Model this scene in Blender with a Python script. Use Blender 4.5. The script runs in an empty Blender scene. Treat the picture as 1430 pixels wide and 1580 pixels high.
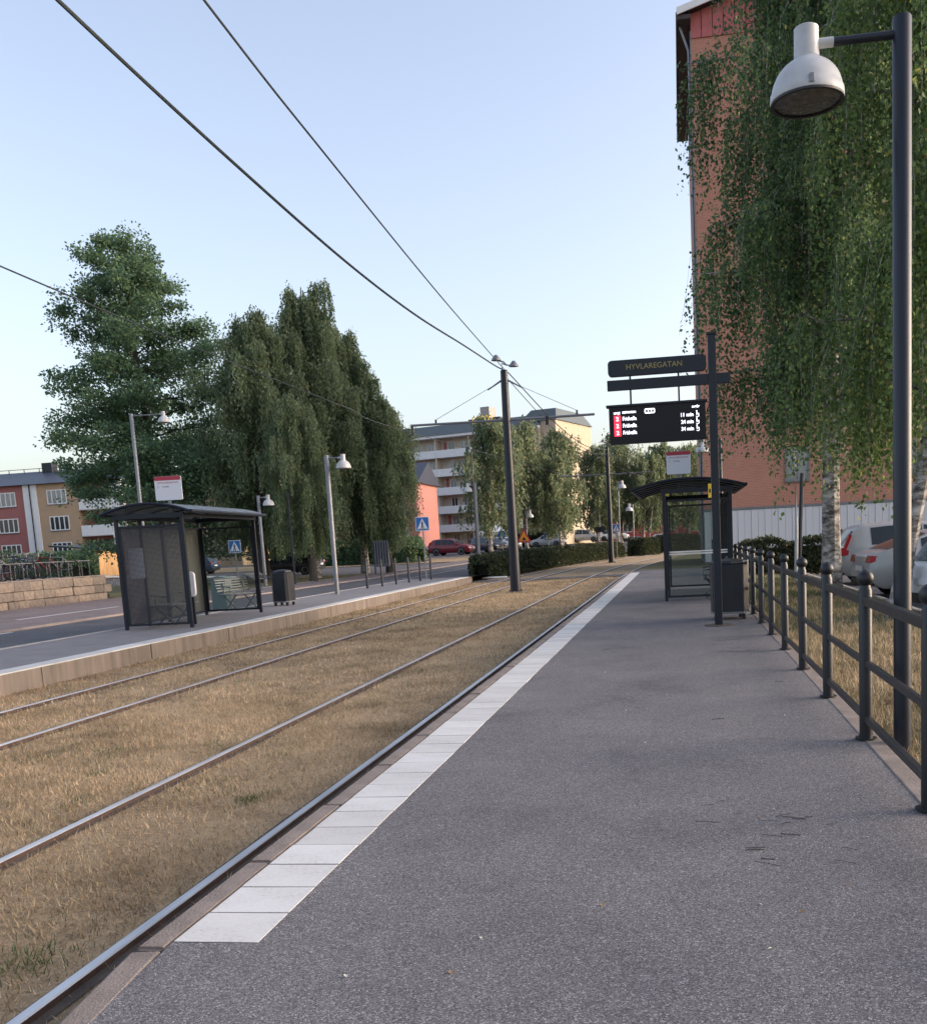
import bpy, bmesh, math, random
import numpy as np
from mathutils import Matrix, Vector
# ------------------------------------------------------------------ camera
scene = bpy.context.scene
C = scene.collection
cam_d = bpy.data.cameras.new('camera'); cam = bpy.data.objects.new('camera', cam_d); C.objects.link(cam)
cam.matrix_world = Matrix(((0.98992974, 0.03092212, 0.13814099, 0.0),
                           (0.1326255, 0.13859365, -0.98142869, 0.0),
                           (-0.04949332, 0.98986647, 0.13309691, 1.5), (0, 0, 0, 1)))
cam_d.sensor_fit = 'HORIZONTAL'; cam_d.sensor_width = 36.0
cam_d.lens = 1480.0 / 1430.0 * 36.0
cam_d.shift_x = -135.0 / 1430.0
cam_d.shift_y = 241.0 / 1430.0
cam_d.clip_start = 0.05; cam_d.clip_end = 4000
scene.camera = cam
# ------------------------------------------------------------------ sky, sun, exposure
SUN_EL, SUN_AZ = math.radians(15.0), math.radians(80.0)      # azimuth clockwise from +y
world = bpy.data.worlds.new('World'); scene.world = world; world.use_nodes = True
wn = world.node_tree.nodes; wl = world.node_tree.links
bg = wn['Background']
sky = wn.new('ShaderNodeTexSky'); sky.sky_type = 'NISHITA'; sky.sun_disc = False
sky.sun_elevation = SUN_EL; sky.sun_rotation = SUN_AZ
sky.air_density = 1.0; sky.dust_density = 3.4; sky.ozone_density = 1.2
hs = wn.new('ShaderNodeHueSaturation'); hs.inputs['Saturation'].default_value = 0.78      # the camera's own muted rendering of the evening sky
wb_ = wn.new('ShaderNodeMix'); wb_.data_type = 'RGBA'; wb_.blend_type = 'MULTIPLY'; wb_.inputs['Factor'].default_value = 1.0
wb_.inputs['B'].default_value = (1.015, 0.960, 0.985, 1)                                        # its white balance
wl.new(sky.outputs['Color'], hs.inputs['Color']); wl.new(hs.outputs['Color'], wb_.inputs['A']); wl.new(wb_.outputs['Result'], bg.inputs['Color'])
bg.inputs['Strength'].default_value = 0.15
sun_d = bpy.data.lights.new('sun', 'SUN'); sun = bpy.data.objects.new('sun', sun_d); C.objects.link(sun)
sun_d.energy = 0.5; sun_d.angle = math.radians(50); sun_d.color = (1.0, 0.93, 0.85)
d = Vector((math.sin(SUN_AZ) * math.cos(SUN_EL), math.cos(SUN_AZ) * math.cos(SUN_EL), math.sin(SUN_EL)))
sun.rotation_euler = d.to_track_quat('Z', 'Y').to_euler()
sun.location = (60, -20, 40)
scene.view_settings.view_transform = 'Standard'; scene.view_settings.look = 'None'
scene.view_settings.exposure = 1.5; scene.view_settings.gamma = 1.0
scene.view_settings.use_curve_mapping = False
scene.render.engine = 'CYCLES'
scene.cycles.max_bounces = 6; scene.cycles.transparent_max_bounces = 16
scene.cycles.use_denoising = True
scene.cycles.caustics_reflective = False; scene.cycles.caustics_refractive = False
R = math.radians
rng = np.random.default_rng(7); random.seed(7)
# ------------------------------------------------------------------ helpers
def S(y):                      # the line bends gently to the right beyond the platforms
    return 0.0 if y < 38 else ((y - 38) ** 2 / 500.0 if y < 110 else 10.37 + (y - 110) * 0.288)
def hz(x, y):                  # lie of the land: rises to the left beyond the stop
    t = min(max((-7 + S(y) - x) / 8.0, 0), 1); t = t * t * (3 - 2 * t)
    return -0.15 + 0.012 * min(max(y - 50, 0), 95) * t

class MB:
    def __init__(s): s.v = []; s.f = []
    def add(s, vs, fs):
        o = len(s.v); s.v += [tuple(p) for p in vs]; s.f += [tuple(i + o for i in f) for f in fs]; return s
    def box(s, x0, x1, y0, y1, z0, z1):
        return s.add([(x0, y0, z0), (x1, y0, z0), (x1, y1, z0), (x0, y1, z0), (x0, y0, z1), (x1, y0, z1), (x1, y1, z1), (x0, y1, z1)],
                     [(3, 2, 1, 0), (4, 5, 6, 7), (0, 1, 5, 4), (1, 2, 6, 5), (2, 3, 7, 6), (3, 0, 4, 7)])
    def cbox(s, c, sz, rot=None):
        hx, hy, hzz = sz[0] / 2, sz[1] / 2, sz[2] / 2
        P = [Vector((sx * hx, sy * hy, sw * hzz)) for sw in (-1, 1) for sx, sy in ((-1, -1), (1, -1), (1, 1), (-1, 1))]
        if rot is not None: P = [rot @ p for p in P]
        P = [p + Vector(c) for p in P]
        return s.add(P, [(3, 2, 1, 0), (4, 5, 6, 7), (0, 1, 5, 4), (1, 2, 6, 5), (2, 3, 7, 6), (3, 0, 4, 7)])
    def bar(s, p0, p1, w, h=None):
        p0 = Vector(p0); p1 = Vector(p1); d = p1 - p0
        q = d.to_track_quat('X', 'Z').to_matrix()
        return s.cbox((p0 + p1) / 2, (d.length, w, h or w), q)
    def cyl(s, p0, p1, r0, r1=None, n=12, cap=True):
        r1 = r0 if r1 is None else r1
        p0 = Vector(p0); p1 = Vector(p1); q = (p1 - p0).to_track_quat('Z', 'Y').to_matrix()
        vs = []
        for p, r in ((p0, r0), (p1, r1)):
            for k in range(n):
                a = 2 * math.pi * k / n; vs.append(p + q @ Vector((r * math.cos(a), r * math.sin(a), 0)))
        fs = [(k, (k + 1) % n, n + (k + 1) % n, n + k) for k in range(n)]
        if cap: fs += [tuple(range(n - 1, -1, -1)), tuple(range(n, 2 * n))]
        return s.add(vs, fs)
    def lathe(s, prof, c=(0, 0, 0), n=20, axis='Z'):
        vs = []; m = len(prof)
        for r, z in prof:
            for k in range(n):
                a = 2 * math.pi * k / n
                p = (r * math.cos(a), r * math.sin(a), z)
                if axis == 'X': p = (z, p[0], p[1])
                if axis == 'Y': p = (p[0], z, p[1])
                vs.append((p[0] + c[0], p[1] + c[1], p[2] + c[2]))
        fs = []
        for i in range(m - 1):
            for k in range(n):
                fs.append((i * n + k, i * n + (k + 1) % n, (i + 1) * n + (k + 1) % n, (i + 1) * n + k))
        if prof[0][0] > 1e-6: fs.append(tuple(range(n - 1, -1, -1)))
        if prof[-1][0] > 1e-6: fs.append(tuple((m - 1) * n + k for k in range(n)))
        return s.add(vs, fs)
    def tube(s, pts, r, n=6, closed=False):
        pts = [Vector(p) for p in pts]; m = len(pts)
        rs = r if isinstance(r, (list, tuple, np.ndarray)) else [r] * m
        vs = []
        for i, p in enumerate(pts):
            if closed: t = pts[(i + 1) % m] - pts[i - 1]
            else: t = pts[min(i + 1, m - 1)] - pts[max(i - 1, 0)]
            q = t.to_track_quat('Z', 'Y').to_matrix()
            for k in range(n):
                a = 2 * math.pi * k / n; vs.append(p + q @ Vector((rs[i] * math.cos(a), rs[i] * math.sin(a), 0)))
        fs = []
        for i in range(m if closed else m - 1):
            j = (i + 1) % m
            for k in range(n): fs.append((i * n + k, i * n + (k + 1) % n, j * n + (k + 1) % n, j * n + k))
        if not closed: fs += [tuple(range(n - 1, -1, -1)), tuple((m - 1) * n + k for k in range(n))]
        return s.add(vs, fs)
    def prism(s, pts, a, b, plane='XZ'):
        n = len(pts)
        def mk(p, t):
            return {'XZ': (p[0], t, p[1]), 'YZ': (t, p[0], p[1]), 'XY': (p[0], p[1], t)}[plane]
        return s.add([mk(p, a) for p in pts] + [mk(p, b) for p in pts],
                     [tuple(range(n)), tuple(range(2 * n - 1, n - 1, -1))] + [(k, n + k, n + (k + 1) % n, (k + 1) % n) for k in range(n)])
    def mesh(s, name, mat, smooth=False, fix=True):
        me = bpy.data.meshes.new(name); me.from_pydata(s.v, [], s.f)
        if fix:
            bm = bmesh.new(); bm.from_mesh(me); bmesh.ops.recalc_face_normals(bm, faces=bm.faces); bm.to_mesh(me); bm.free()
        if mat: me.materials.append(mat)
        if smooth:
            me.polygons.foreach_set('use_smooth', [True] * len(me.polygons)); me.set_sharp_from_angle(angle=R(38))
        me.update(); return me
    def build(s, name, mat, parent=None, smooth=False, bev=0, fix=True):
        o = bpy.data.objects.new(name, s.mesh(name, mat, smooth, fix)); C.objects.link(o)
        if parent is not None: o.parent = parent
        if bev:
            m = o.modifiers.new('bevel', 'BEVEL'); m.width = bev; m.segments = 2; m.limit_method = 'ANGLE'
        return o
def obj(name, me, parent=None):
    o = bpy.data.objects.new(name, me); C.objects.link(o)
    if parent is not None: o.parent = parent
    return o
def tag(o, label, cat, group=None):
    o['label'] = label; o['category'] = cat
    if group: o['group'] = group
    return o
def thing(name, label, cat, loc=(0, 0, 0), rz=0.0, group=None):
    o = bpy.data.objects.new(name, None); C.objects.link(o); o.location = loc; o.rotation_euler = (0, 0, rz)
    o.empty_display_size = 0.2
    return tag(o, label, cat, group)
def struct(o): o['kind'] = 'structure'; return o
def stuff(o): o['kind'] = 'stuff'; return o
def dup(root, loc=None, rz=None, label=None, scale=None):
    def cp(o, par):
        c = o.copy(); C.objects.link(c); c.parent = par
        for ch in kids[o.name]: cp(ch, c)
        return c
    kids = {}
    def reg(o):
        kids[o.name] = list(o.children)
        for ch in o.children: reg(ch)
    reg(root); r = cp(root, None)
    if loc is not None: r.location = loc
    if rz is not None: r.rotation_euler = (0, 0, rz)
    if scale is not None: r.scale = scale if hasattr(scale, '__len__') else (scale,) * 3
    if label: r['label'] = label
    return r
# ------------------------------------------------------------------ materials
def nt(name):
    m = bpy.data.materials.new(name); m.use_nodes = True
    n = m.node_tree.nodes; return m, n, m.node_tree.links, n['Principled BSDF']
def ramp(n, stops, interp='LINEAR'):
    r = n.new('ShaderNodeValToRGB'); e = r.color_ramp.elements; r.color_ramp.interpolation = interp
    while len(e) < len(stops): e.new(0.5)
    for k, (p, c) in enumerate(stops): e[k].position = p; e[k].color = (*c, 1) if len(c) == 3 else c
    return r
def noise(n, l, co, scale, detail=4, rough=0.55, vec=None):
    t = n.new('ShaderNodeTexNoise'); t.inputs['Scale'].default_value = scale; t.inputs['Detail'].default_value = detail
    t.inputs['Roughness'].default_value = rough
    if vec is not None:
        mp = n.new('ShaderNodeMapping'); mp.inputs['Scale'].default_value = vec; l.new(co, mp.inputs['Vector']); co = mp.outputs['Vector']
    l.new(co, t.inputs['Vector']); return t
def sc(c, k): return tuple(min(x * k, 1) for x in c)
def mat(name, col, rough=0.6, metal=0.0, var=0.14, scale=6.0, bump=0.0, bscale=None, stretch=None, spec=0.5, coat=0.0):
    m, n, l, b = nt(name)
    co = n.new('ShaderNodeTexCoord').outputs['Object']
    t = noise(n, l, co, scale, 6, 0.6, stretch)
    r = ramp(n, [(0.3, sc(col, 1 - var)), (0.7, sc(col, 1 + var))]); l.new(t.outputs['Fac'], r.inputs['Fac'])
    l.new(r.outputs['Color'], b.inputs['Base Color'])
    b.inputs['Roughness'].default_value = rough; b.inputs['Metallic'].default_value = metal
    b.inputs['Specular IOR Level'].default_value = spec; b.inputs['Coat Weight'].default_value = coat
    if coat: b.inputs['Coat Roughness'].default_value = 0.05
    rr = n.new('ShaderNodeMapRange'); rr.inputs['To Min'].default_value = max(rough - 0.1, 0.02); rr.inputs['To Max'].default_value = min(rough + 0.1, 1)
    l.new(t.outputs['Fac'], rr.inputs['Value']); l.new(rr.outputs['Result'], b.inputs['Roughness'])
    if bump:
        t2 = noise(n, l, co, bscale or scale * 8, 4)
        bp = n.new('ShaderNodeBump'); bp.inputs['Strength'].default_value = bump; bp.inputs['Distance'].default_value = 0.02
        l.new(t2.outputs['Fac'], bp.inputs['Height']); l.new(bp.outputs['Normal'], b.inputs['Normal'])
    return m
def emit(name, col, st):
    m, n, l, b = nt(name); b.inputs['Base Color'].default_value = (*sc(col, 0.3), 1)
    b.inputs['Emission Color'].default_value = (*col, 1); b.inputs['Emission Strength'].default_value = st; return m
def asphalt(name, c0, c1, sp, scale=130):
    m, n, l, b = nt(name); co = n.new('ShaderNodeTexCoord').outputs['Object']
    v = n.new('ShaderNodeTexVoronoi'); v.inputs['Scale'].default_value = scale; l.new(co, v.inputs['Vector'])
    sep = n.new('ShaderNodeSeparateColor'); l.new(v.outputs['Color'], sep.inputs['Color'])
    r = ramp(n, [(0.0, c0), (0.55, c1), (0.86, sc(c1, 1.35)), (1.0, sp)]); l.new(sep.outputs['Red'], r.inputs['Fac'])
    big = noise(n, l, co, 0.9, 6, 0.65); rb = ramp(n, [(0.28, (0.66, 0.66, 0.66)), (0.42, (0.92, 0.92, 0.93)), (0.55, (1.05, 1.04, 1.03)), (0.72, (1.2, 1.18, 1.15))]); l.new(big.outputs['Fac'], rb.inputs['Fac'])
    mx = n.new('ShaderNodeMix'); mx.data_type = 'RGBA'; mx.blend_type = 'MULTIPLY'; mx.inputs['Factor'].default_value = 1
    l.new(r.outputs['Color'], mx.inputs['A']); l.new(rb.outputs['Color'], mx.inputs['B'])
    v2 = n.new('ShaderNodeTexVoronoi'); v2.inputs['Scale'].default_value = 1.7; l.new(co, v2.inputs['Vector'])      # trodden gum and oil spots
    sz = n.new('ShaderNodeSeparateColor'); l.new(v2.outputs['Color'], sz.inputs['Color'])
    rad = n.new('ShaderNodeMapRange'); rad.inputs['To Min'].default_value = -0.03; rad.inputs['To Max'].default_value = 0.045; l.new(sz.outputs['Green'], rad.inputs['Value'])
    lt = n.new('ShaderNodeMath'); lt.operation = 'LESS_THAN'; l.new(v2.outputs['Distance'], lt.inputs[0]); l.new(rad.outputs['Result'], lt.inputs[1])
    ml = n.new('ShaderNodeMath'); ml.operation = 'MULTIPLY'; ml.inputs[1].default_value = 0.45; l.new(lt.outputs['Value'], ml.inputs[0])
    m2 = n.new('ShaderNodeMix'); m2.data_type = 'RGBA'; m2.inputs['B'].default_value = (*sc(c0, 0.6), 1); l.new(ml.outputs['Value'], m2.inputs['Factor']); l.new(mx.outputs['Result'], m2.inputs['A']); mx = m2
    l.new(mx.outputs['Result'], b.inputs['Base Color']); b.inputs['Roughness'].default_value = 0.85
    b.inputs['Specular IOR Level'].default_value = 0.3
    bp = n.new('ShaderNodeBump'); bp.inputs['Strength'].default_value = 0.55; bp.inputs['Distance'].default_value = 0.004
    l.new(v.outputs['Distance'], bp.inputs['Height']); bp.invert = True; l.new(bp.outputs['Normal'], b.inputs['Normal'])
    return m
def grass_ground(name, stops, scale=3.0, fine=60):
    m, n, l, b = nt(name); co = n.new('ShaderNodeTexCoord').outputs['Object']
    t1 = noise(n, l, co, scale, 8, 0.7); t2 = noise(n, l, co, fine, 6, 0.7)
    mx = n.new('ShaderNodeMix'); mx.inputs['Factor'].default_value = 0.45
    l.new(t1.outputs['Fac'], mx.inputs['A']); l.new(t2.outputs['Fac'], mx.inputs['B'])
    r = ramp(n, stops); l.new(mx.outputs['Result'], r.inputs['Fac']); l.new(r.outputs['Color'], b.inputs['Base Color'])
    b.inputs['Roughness'].default_value = 0.95; b.inputs['Specular IOR Level'].default_value = 0.1
    bp = n.new('ShaderNodeBump'); bp.inputs['Strength'].default_value = 0.8; bp.inputs['Distance'].default_value = 0.03
    l.new(t2.outputs['Fac'], bp.inputs['Height']); l.new(bp.outputs['Normal'], b.inputs['Normal']); return m
def leafmat(name, stops, trans=0.35, patch=None):
    m, n, l, b = nt(name)
    g = n.new('ShaderNodeNewGeometry'); r = ramp(n, stops); l.new(g.outputs['Random Per Island'], r.inputs['Fac'])
    if patch:
        co = n.new('ShaderNodeTexCoord').outputs['Object']; t = noise(n, l, co, patch[0], 6, 0.65)
        rb = ramp(n, patch[1]); l.new(t.outputs['Fac'], rb.inputs['Fac'])
        mx = n.new('ShaderNodeMix'); mx.data_type = 'RGBA'; mx.blend_type = 'MULTIPLY'; mx.inputs['Factor'].default_value = 1
        l.new(r.outputs['Color'], mx.inputs['A']); l.new(rb.outputs['Color'], mx.inputs['B']); r = mx; r_out = mx.outputs['Result']
    else: r_out = r.outputs['Color']
    l.new(r_out, b.inputs['Base Color']); b.inputs['Roughness'].default_value = 0.55; b.inputs['Specular IOR Level'].default_value = 0.3
    tr = n.new('ShaderNodeBsdfTranslucent'); l.new(r_out, tr.inputs['Color'])
    ms = n.new('ShaderNodeMixShader'); ms.inputs['Fac'].default_value = trans
    l.new(b.outputs['BSDF'], ms.inputs[1]); l.new(tr.outputs['BSDF'], ms.inputs[2]); l.new(ms.outputs['Shader'], n['Material Output'].inputs['Surface'])
    return m
def glassmat(name, tint=(0.8, 0.85, 0.88), alpha=0.12, rough=0.04):
    m, n, l, b = nt(name); b.inputs['Base Color'].default_value = (*sc(tint, 0.15), 1); b.inputs['Roughness'].default_value = rough
    tr = n.new('ShaderNodeBsdfTransparent'); tr.inputs['Color'].default_value = (*tint, 1)
    fr = n.new('ShaderNodeFresnel'); fr.inputs['IOR'].default_value = 1.45
    ad = n.new('ShaderNodeMath'); ad.operation = 'ADD'; ad.use_clamp = True; ad.inputs[1].default_value = alpha; l.new(fr.outputs['Fac'], ad.inputs[0])
    ms = n.new('ShaderNodeMixShader'); l.new(ad.outputs['Value'], ms.inputs['Fac']); l.new(tr.outputs['BSDF'], ms.inputs[1]); l.new(b.outputs['BSDF'], ms.inputs[2])
    l.new(ms.outputs['Shader'], n['Material Output'].inputs['Surface']); return m
def brickmat(name, c1, c2, mortar, scale=1.0, bw=0.25, rh=0.075):
    m, n, l, b = nt(name); co = n.new('ShaderNodeTexCoord').outputs['Object']
    sp = n.new('ShaderNodeSeparateXYZ'); l.new(co, sp.inputs['Vector'])
    ad = n.new('ShaderNodeMath'); l.new(sp.outputs['X'], ad.inputs[0]); l.new(sp.outputs['Y'], ad.inputs[1])
    cb = n.new('ShaderNodeCombineXYZ'); l.new(ad.outputs['Value'], cb.inputs['X']); l.new(sp.outputs['Z'], cb.inputs['Y'])
    br = n.new('ShaderNodeTexBrick'); br.inputs['Scale'].default_value = scale; br.inputs['Brick Width'].default_value = bw; br.inputs['Row Height'].default_value = rh
    br.inputs['Mortar Size'].default_value = 0.008; br.inputs['Color1'].default_value = (*c1, 1); br.inputs['Color2'].default_value = (*c2, 1); br.inputs['Mortar'].default_value = (*mortar, 1)
    l.new(cb.outputs['Vector'], br.inputs['Vector'])
    t = noise(n, l, co, 0.7, 6, 0.6); rb = ramp(n, [(0.3, (0.93, 0.93, 0.94)), (0.7, (1.05, 1.045, 1.04))]); l.new(t.outputs['Fac'], rb.inputs['Fac'])
    mx = n.new('ShaderNodeMix'); mx.data_type = 'RGBA'; mx.blend_type = 'MULTIPLY'; mx.inputs['Factor'].default_value = 1
    l.new(br.outputs['Color'], mx.inputs['A']); l.new(rb.outputs['Color'], mx.inputs['B']); l.new(mx.outputs['Result'], b.inputs['Base Color'])
    b.inputs['Roughness'].default_value = 0.85
    bp = n.new('ShaderNodeBump'); bp.inputs['Strength'].default_value = 0.4; bp.inputs['Distance'].default_value = 0.01
    l.new(br.outputs['Fac'], bp.inputs['Height']); bp.invert = True; l.new(bp.outputs['Normal'], b.inputs['Normal']); return m

K = {}
K['asphalt'] = asphalt('asphalt_platform', (0.060, 0.0575, 0.0600), (0.148, 0.142, 0.147), (0.40, 0.38, 0.385), 200)
K['asphalt_road'] = asphalt('asphalt_road', (0.05, 0.05, 0.056), (0.10, 0.098, 0.106), (0.22, 0.21, 0.22), 90)
K['asphalt_pink'] = asphalt('asphalt_reddish', (0.11, 0.088, 0.085), (0.19, 0.155, 0.15), (0.30, 0.26, 0.25), 90)
K['dry'] = grass_ground('dry_turf', [(0.30, (0.09, 0.064, 0.046)), (0.42, (0.27, 0.198, 0.125)), (0.56, (0.44, 0.335, 0.215)), (0.72, (0.55, 0.435, 0.29))], 1.6, 45)
K['lawn'] = grass_ground('mixed_turf', [(0.25, (0.06, 0.065, 0.032)), (0.45, (0.13, 0.13, 0.06)), (0.58, (0.26, 0.205, 0.12)), (0.8, (0.36, 0.28, 0.18))], 0.5, 30)
K['conc'] = mat('kerb_concrete', (0.21, 0.175, 0.155), 0.85, 0, 0.25, 5, 0.5, 90)
K['edge'] = mat('stained_concrete', (0.185, 0.155, 0.132), 0.88, 0, 0.38, 4.5, 0.4, 60, (1, 1, 0.12))
K['concl'] = mat('light_concrete', (0.36, 0.34, 0.32), 0.85, 0, 0.2, 4, 0.4, 60)
K['dark'] = mat('anthracite_paint', (0.008, 0.0118, 0.021), 0.42, 0.0, 0.18, 5, spec=0.4)
K['darkfence'] = mat('charcoal_paint', (0.011, 0.013, 0.017), 0.40, 0.0, 0.25, 14, 0.12, 120, spec=0.4)
K['black'] = mat('black_plastic', (0.012, 0.012, 0.014), 0.5, 0, 0.1, 4)
K['greymetal'] = mat('galvanised_steel', (0.20, 0.21, 0.225), 0.45, 0.6, 0.12, 6)
K['greypole'] = mat('grey_pole_paint', (0.17, 0.18, 0.20), 0.45, 0.2, 0.1, 4)
K['lampwhite'] = mat('white_enamel', (0.44, 0.45, 0.46), 0.4, 0, 0.10, 9)
K['white'] = mat('white_paint', (0.72, 0.72, 0.72), 0.6, 0, 0.06, 3)
K['signwhite'] = mat('sign_white', (0.72, 0.72, 0.76), 0.4, 0, 0.03, 3)
K['signred'] = mat('sign_red', (0.42, 0.03, 0.06), 0.4, 0, 0.05, 3)
K['signblue'] = mat('sign_blue', (0.02, 0.13, 0.40), 0.4, 0, 0.05, 3)
K['yellow'] = mat('yellow_plate', (0.75, 0.50, 0.03), 0.45, 0, 0.05, 3)
K['orange'] = mat('orange_plate', (0.72, 0.30, 0.02), 0.45, 0, 0.05, 3)
K['glass'] = glassmat('shelter_glass', (0.86, 0.90, 0.90), 0.06)
K['pane'] = mat('window_pane', (0.035, 0.042, 0.05), 0.08, 0, 0.3, 0.6, spec=0.8)
K['panel'] = mat('light_window_pane', (0.22, 0.24, 0.25), 0.1, 0, 0.35, 0.8, spec=0.8)
K['carglass'] = mat('car_glass', (0.02, 0.026, 0.03), 0.06, 0, 0.1, 2, spec=0.45)
K['tyre'] = mat('tyre_rubber', (0.014, 0.014, 0.014), 0.85, 0, 0.1, 8)
K['rim'] = mat('alloy_rim', (0.42, 0.42, 0.43), 0.3, 0.8, 0.08, 5)
K['tail'] = mat('tail_lens', (0.33, 0.012, 0.02), 0.12, 0, 0.1, 20, coat=0.5)
K['headl'] = mat('head_lens', (0.60, 0.62, 0.64), 0.12, 0, 0.1, 20, coat=0.5)
K['wood'] = mat('shed_boards', (0.42, 0.25, 0.11), 0.8, 0, 0.3, 3, 0.3, 30, (1, 1, 0.2))
K['bark'] = mat('dark_bark', (0.055, 0.045, 0.038), 0.95, 0, 0.4, 5, 0.8, 30, (1, 1, 0.25))
K['soil'] = mat('soil', (0.085, 0.066, 0.052), 0.95, 0, 0.4, 6, 0.6, 50)
# ------------------------------------------------------------------ ground and large structure
def rail_steel():
    m, n, l, b = nt('rail_steel'); co = n.new('ShaderNodeTexCoord').outputs['Object']
    t = noise(n, l, co, 8, 6, 0.6, (1, 0.2, 1)); r = ramp(n, [(0.3, (0.42, 0.43, 0.45)), (0.7, (0.62, 0.63, 0.65))]); l.new(t.outputs['Fac'], r.inputs['Fac'])
    l.new(r.outputs['Color'], b.inputs['Base Color']); b.inputs['Metallic'].default_value = 0.55; b.inputs['Roughness'].default_value = 0.40; return m
K['rail'] = rail_steel()
K['railrust'] = mat('rusty_rail_side', (0.075, 0.045, 0.035), 0.85, 0.1, 0.4, 9, 0.3, 60)
def tilemat():
    m, n, l, b = nt('worn_white_tile'); co = n.new('ShaderNodeTexCoord').outputs['Object']
    t = noise(n, l, co, 46, 9, 0.80, (1, 2.2, 1)); t2 = noise(n, l, co, 2.2, 4, 0.6)
    ad = n.new('ShaderNodeMath'); ad.operation = 'MULTIPLY_ADD'; ad.inputs[1].default_value = 0.55; l.new(t2.outputs['Fac'], ad.inputs[0]); l.new(t.outputs['Fac'], ad.inputs[2])
    r = ramp(n, [(0.53, (0.20, 0.18, 0.16)), (0.62, (0.44, 0.43, 0.41)), (0.70, (0.55, 0.545, 0.535)), (0.9, (0.62, 0.615, 0.605))]); l.new(ad.outputs['Value'], r.inputs['Fac'])
    oi = n.new('ShaderNodeObjectInfo'); rb = ramp(n, [(0, (0.86, 0.86, 0.85)), (1, (1.05, 1.05, 1.05))]); l.new(oi.outputs['Random'], rb.inputs['Fac'])
    mx = n.new('ShaderNodeMix'); mx.data_type = 'RGBA'; mx.blend_type = 'MULTIPLY'; mx.inputs['Factor'].default_value = 1
    l.new(r.outputs['Color'], mx.inputs['A']); l.new(rb.outputs['Color'], mx.inputs['B']); l.new(mx.outputs['Result'], b.inputs['Base Color'])
    b.inputs['Roughness'].default_value = 0.8
    bp = n.new('ShaderNodeBump'); bp.inputs['Strength'].default_value = 0.35; bp.inputs['Distance'].default_value = 0.004; l.new(t.outputs['Fac'], bp.inputs['Height']); l.new(bp.outputs['Normal'], b.inputs['Normal'])
    return m
K['tile'] = tilemat()

def drape(name, fx0, fx1, y0, y1, off, material, nx=6, dy=4.0, flat=None):
    """a sheet between two lines x = fx0(y) .. fx1(y), following the land"""
    if not callable(fx0): a = fx0; fx0 = lambda y: a
    if not callable(fx1): b = fx1; fx1 = lambda y: b
    ny = max(2, int((y1 - y0) / dy) + 1); vs = []; fs = []
    for j in range(ny):
        y = y0 + (y1 - y0) * j / (ny - 1)
        for i in range(nx + 1):
            x = fx0(y) + (fx1(y) - fx0(y)) * i / nx
            vs.append((x, y, (hz(x, y) + off) if flat is None else flat))
    for j in range(ny - 1):
        for i in range(nx):
            q = j * (nx + 1) + i; fs.append((q, q + 1, q + nx + 2, q + nx + 1))
    return struct(MB().add(vs, fs).build(name, material, fix=False))

# base terrain: one sheet to the horizon
xs = [-1500, -700, -350, -200, -140] + list(range(-110, 61, 5)) + [90, 150, 350, 700, 1500]
ys = [-600, -200, -60] + list(range(-30, 221, 5)) + [260, 320, 450, 700, 1200, 2500]
vs = [(x, y, hz(x, y) - 0.22) for y in ys for x in xs]
nx = len(xs); fs = [(j * nx + i, j * nx + i + 1, (j + 1) * nx + i + 1, (j + 1) * nx + i) for j in range(len(ys) - 1) for i in range(nx - 1)]
struct(MB().add(vs, fs).build('ground', K['lawn'], fix=False))
ZT = -0.30
drape('track_bed', lambda y: -9.5 + S(y), lambda y: -2.16 + S(y), -8, 150, 0, K['dry'], 8, 2.0, flat=ZT)
# tram rails (grooved head, web buried in the turf)
def rail(x0, label):
    o = MB(); yy = [-8 + 2 * k for k in range(80)]
    prof = [(-0.029, -0.10), (-0.029, -0.006), (-0.024, 0.0), (0.024, 0.0), (0.029, -0.006), (0.029, -0.10)]
    vs = []; fs = []
    for y in yy:
        for px, pz in prof: vs.append((x0 + S(y) + px, y, ZT + 0.040 + pz))
    m = len(prof)
    for j in range(len(yy) - 1):
        for i in range(m - 1): fs.append((j * m + i, j * m + i + 1, (j + 1) * m + i + 1, (j + 1) * m + i))
    o.add(vs, fs); e = o.build('rail', K['rail'], fix=False)
    me = e.data; me.materials.append(K['railrust'])
    for p in me.polygons: p.material_index = 0 if (p.index % (m - 1)) in (1, 2, 3) else 1
    tag(e, label, 'rail', 'tram rails set in the turf')
    # dark earth seam beside the rail
    b = MB(); vs = []; fs = []
    for y in yy:
        for dx in (-0.085, 0.085): vs.append((x0 + S(y) + dx + 0.02 * math.sin(y * 1.7), y, ZT + 0.006))
    for j in range(len(yy) - 1): fs.append((2 * j, 2 * j + 1, 2 * j + 3, 2 * j + 2))
    b.add(vs, fs).build('ballast_seam', K['soil'], e, fix=False)
rail(-2.63, 'shiny steel rail right beside the near platform kerb')
rail(-4.14, 'steel rail second from the near platform')
rail(-6.78, 'steel rail third from the near platform, across the wide turf')
rail(-8.28, 'steel rail nearest the opposite platform wall')
# near platform
pl = struct(MB().box(-2.03, 1.22, 3.35, 40.5, -0.34, 0.0).build('platform', K['asphalt']))
MB().add([(-1.90, 0.5, 0), (1.22, 0.5, 0), (1.22, 3.35, 0), (-2.03, 3.35, 0), (-1.98, 2.72, 0), (-1.93, 2.2, 0), (-1.9, -3, 0), (1.22, -3, 0)], [(7, 2, 3, 4, 5, 6)]).build('platform_end', K['asphalt'], pl, fix=False)
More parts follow.
